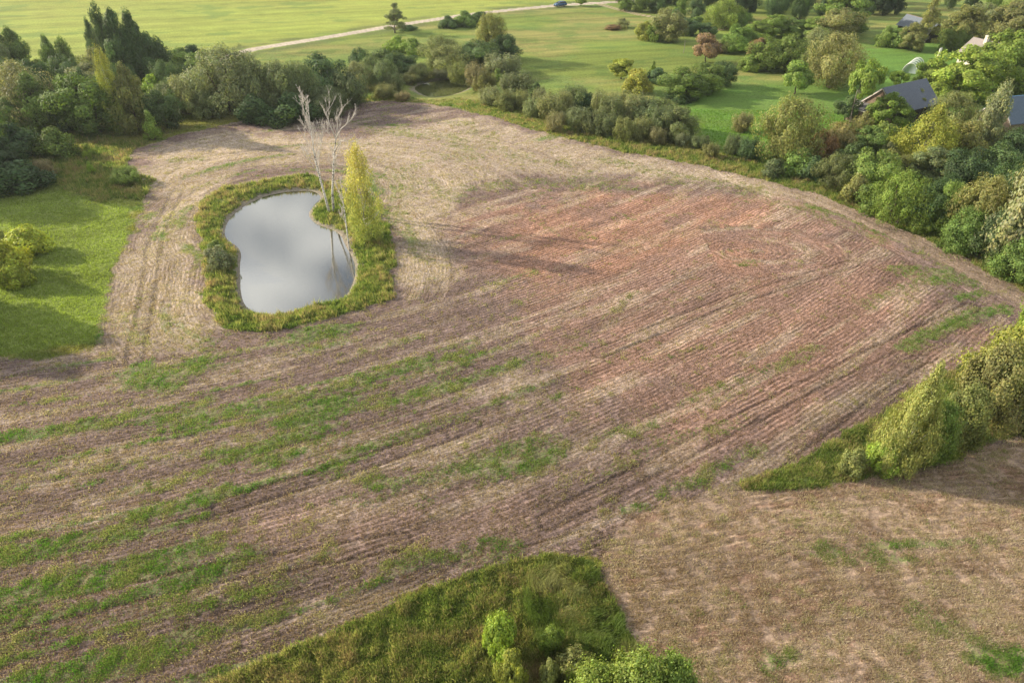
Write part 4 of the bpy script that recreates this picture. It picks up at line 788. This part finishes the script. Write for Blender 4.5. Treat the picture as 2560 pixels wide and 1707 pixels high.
barn('old_barn','old plank barn with dark slate roof and a lean-to, behind the thin ash',(64.9,122.7),math.radians(31),11.8,3.6,2.8,6.0,slate_m,dark_m,plank_m,extra=ex1)
def ex2(o):
    m=MB(); m.box(12.003,12.04,-.6,.5,0,1.9); d=m.build('door',hole_m,o)
barn('shed','grey-roofed shed with a black gable, half hidden by the airy larch',(106.3,200.3),math.radians(-79.5),12.,2.0,2.7,4.9,tin_m,dark_m,dark_m,extra=ex2,ridgem=simple('rust',(.25,.13,.08),.8))
def ex3(o):
    m=MB(); m.box(3.2,3.9,-.9,-.2,4.3,6.4); m.box(3.15,3.95,-.95,-.15,6.4,6.5); m.build('chimney',trim_m,o)
    for x in (1.5,4.5,7.2):
        m=MB(); m.box(x,x+1,-3.06,-3.003,.9,2.1); f_=m.build('window',wht_m,o); m=MB(); m.box(x+.1,x+.9,-3.09,-3.063,1.0,2.0); m.build('pane',hole_m,f_)
barn('farmhouse','house with pale pinkish roof showing among the tall green trees',(106.3,168.3),math.radians(-71),10.,3.,2.7,5.3,pink_m,trim_m,trim_m,extra=ex3)
def ex4(o):
    m=MB(); m.box(4,5,-3.26,-3.203,.8,1.9); m.build('window',hole_m,o)
barn('barn','plank gabled barn with blue-grey roof cut by the right picture edge',(82.6,117.3),math.radians(15),10.,3.2,2.7,5.9,blue_m,plankx_m,plank_m,extra=ex4,ridgem=simple('blue_ridge',(.15,.35,.6),.5))
# polytunnel
film=bpy.data.materials.new('plastic_film'); film.use_nodes=True; n=film.node_tree.nodes; l=film.node_tree.links; b=n['Principled BSDF']; b.inputs['Base Color'].default_value=(.30,.36,.40,1); b.inputs['Roughness'].default_value=.35
tp=n.new('ShaderNodeBsdfTransparent'); mi=n.new('ShaderNodeMixShader'); mi.inputs[0].default_value=.5; l.new(b.outputs[0],mi.inputs[1]); l.new(tp.outputs[0],mi.inputs[2]); l.new(mi.outputs[0],n['Material Output'].inputs['Surface'])
px,py=P(2272,184); tn=empty('polytunnel',(px,py,0),'small plastic-covered greenhouse tunnel on the farm lawn','greenhouse',rz=math.radians(52))
m=MB(); ns=12; Lt=7.; rad=1.5
for i in range(9):
    for k in range(ns+1): a=math.pi*k/ns; m.v.append((Lt*i/8,-rad*math.cos(a),2.1*math.sin(a)*(1+.02*math.sin(i*3))))
for i in range(8):
    for k in range(ns): m.f.append((i*(ns+1)+k,i*(ns+1)+k+1,(i+1)*(ns+1)+k+1,(i+1)*(ns+1)+k))
m.f.append(tuple(range(ns+1))); m.build('plastic_cover',film,tn,True)
for i in range(5):
    h_=MB(); h_.tube([(Lt*i/4,-(rad+.03)*math.cos(math.pi*k/10),2.13*math.sin(math.pi*k/10)) for k in range(11)],[.04]*11,5); h_.build('hoop',wht_m,tn)
# white board, barrel, pole
px,py=P(2345,146); o=empty('notice_board',(px,py,0),'narrow white board standing at the edge of the farm lawn','board',rz=.5)
m=MB(); m.box(-.4,.4,-.05,.05,.35,2.2); m.box(-.44,.44,-.06,.06,2.2,2.28); m.build('panel',wht_m,o)
for s in (-.34,.34): m=MB(); m.box(s-.04,s+.04,.052,.13,0,2.1); m.build('post',trim_m,o)
px,py=P(2176,304); o=empty('barrel',(px,py,0),'rusty dark red barrel beside the lean-to of the old barn','barrel')
rust=simple('rusty_paint',(.16,.045,.035),.7,.4,6); m=MB(); m.lathe([(.30,0),(.32,.03),(.31,.3),(.335,.33),(.31,.36),(.31,.63),(.335,.66),(.31,.69),(.32,.97),(.30,1.0)],16); m.build('drum',rust,o,True)
m=MB(); m.lathe([(.28,1.0),(.28,1.03),(.10,1.05)],16); m.build('lid',simple('dark_lid',(.05,.04,.04),.6),o)
px,py=P(1709,134); o=empty('wooden_pole',(px,py,0),'thin bare pole standing alone left of the reddish rowan','pole')
m=MB(); m.tube([(0,0,-.2),(.02,0,1.3),(.0,0,2.8)],[.07,.06,.05],7); m.build('shaft',bark_g,o); m=MB(); m.box(-.09,.09,-.09,.09,2.8,2.86); m.build('cap',bark_d,o)
# ------------------------------------------------------------------ blue car on the dirt road
px,py=P(1400,17); RA=math.atan2(P(1400,13)[1]-P(1250,28)[1],P(1400,13)[0]-P(1250,28)[0])
car=empty('parked_car',(px,py,.02),'dark blue hatchback car driving on the pale dirt road','car',rz=RA+math.pi)
paint=simple('blue_paint',(.02,.075,.17),.25,spec=.6); glass=simple('car_glass',(.02,.025,.03),.08,spec=.8); rub=simple('rubber',(.02,.02,.02),.8); rim=simple('rim',(.5,.5,.52),.35,metal=.8); lampm=simple('lamp_glass',(.8,.82,.85),.2); redm=simple('tail_glass',(.35,.02,.02),.3)
def loft(sec,name,m_,par,smooth=True):
    """sec: list of (x, halfwidth bottom, halfwidth top, z bottom, z top)"""
    b=MB()
    for x,wb,wt,zb,zt in sec: 
        zm=zb+(zt-zb)*.55; b.v+=[(x,-wb*.94,zb),(x,-wb,zm),(x,-wt,zt),(x,wt,zt),(x,wb,zm),(x,wb*.94,zb)]
    for i in range(len(sec)-1):
        for k in range(6): b.f.append((i*6+k,i*6+(k+1)%6,(i+1)*6+(k+1)%6,(i+1)*6+k))
    b.f.append((0,1,2,3,4,5)); b.f.append(tuple((len(sec)-1)*6+k for k in (5,4,3,2,1,0)))
    return b.build(name,m_,par,smooth)
loft([(-2.2,.72,.66,.42,.85),(-2.1,.86,.78,.30,.98),(-1.2,.91,.84,.26,1.04),(0,.92,.86,.24,1.03),(1.0,.92,.85,.25,1.0),(1.75,.88,.76,.28,.86),(2.12,.80,.66,.34,.70),(2.2,.68,.58,.42,.62)],'body',paint,car)
loft([(-2.02,.80,.66,.98,1.0),(-1.75,.82,.64,1.0,1.38),(-1.2,.84,.64,1.02,1.50),(-.2,.84,.64,1.01,1.53),(.45,.83,.62,1.0,1.42),(1.15,.80,.70,.97,1.0)],'cabin_glass',glass,car)
loft([(-1.85,.60,.58,1.385,1.43),(-1.2,.66,.62,1.49,1.53),(-.2,.66,.62,1.52,1.56),(.38,.64,.58,1.43,1.47)],'roof',paint,car)
m=MB()
for s in (-1,1):
    for a,b2 in ((( -.25,1.02),(-.3,1.5)),((-1.25,1.03),(-1.3,1.47)),((1.05,.99),(.42,1.42))): m.tube([(a[0],s*.85,a[1]),(b2[0],s*.66,b2[1])],[.05,.045],5)
m.build('pillars',paint,car)
for s in (-1,1):
    for x in (-1.32,1.35):
        wv=MB(); q=[(.32 if 0<i<4 else .27,z) for i,z in enumerate((-.12,-.09,0,.09,.12))]; wv.lathe(q,18); wo=wv.build('wheel',rub,car,True); wo.rotation_euler=(math.pi/2,0,0); wo.location=(x,s*.80,.32)
        rv=MB(); rv.lathe([(.20,-.13),(.21,-.125),(.21,.125),(.20,.13)],16); rv.build('rim',rim,wo)
    hb_=MB(); hb_.box(2.02,2.16,s*.56-.14,s*.56+.14,.60,.72); hb_.build('headlight',lampm,car); hb_=MB(); hb_.box(-2.2,-2.10,s*.64-.10,s*.64+.10,.72,.92); hb_.build('tail_light',redm,car)
    hb_=MB(); hb_.box(.78,.95,s*.97-.09,s*.97+.07,1.0,1.14); hb_.build('mirror',paint,car)
hb_=MB(); hb_.box(2.17,2.23,-.45,.45,.36,.52); hb_.build('bumper_grille',rub,car)
# ------------------------------------------------------------------ evening haze: one closed box of thin air round camera and scene
m=MB(); m.box(-5600,5600,-3600,5600,-4,45); hz=m.build('haze',bpy.data.materials.new('haze_air')); hz['kind']='stuff'; hz['label']='thin evening haze in the air'; hz['category']='haze'
hm=hz.data.materials[0]; hm.use_nodes=True; n=hm.node_tree.nodes; n.remove(n['Principled BSDF']); pv=n.new('ShaderNodeVolumePrincipled'); pv.inputs['Color'].default_value=(.86,.93,1,1); pv.inputs['Density'].default_value=.00013; pv.inputs['Anisotropy'].default_value=.3
hm.node_tree.links.new(pv.outputs[0],n['Material Output'].inputs['Volume'])
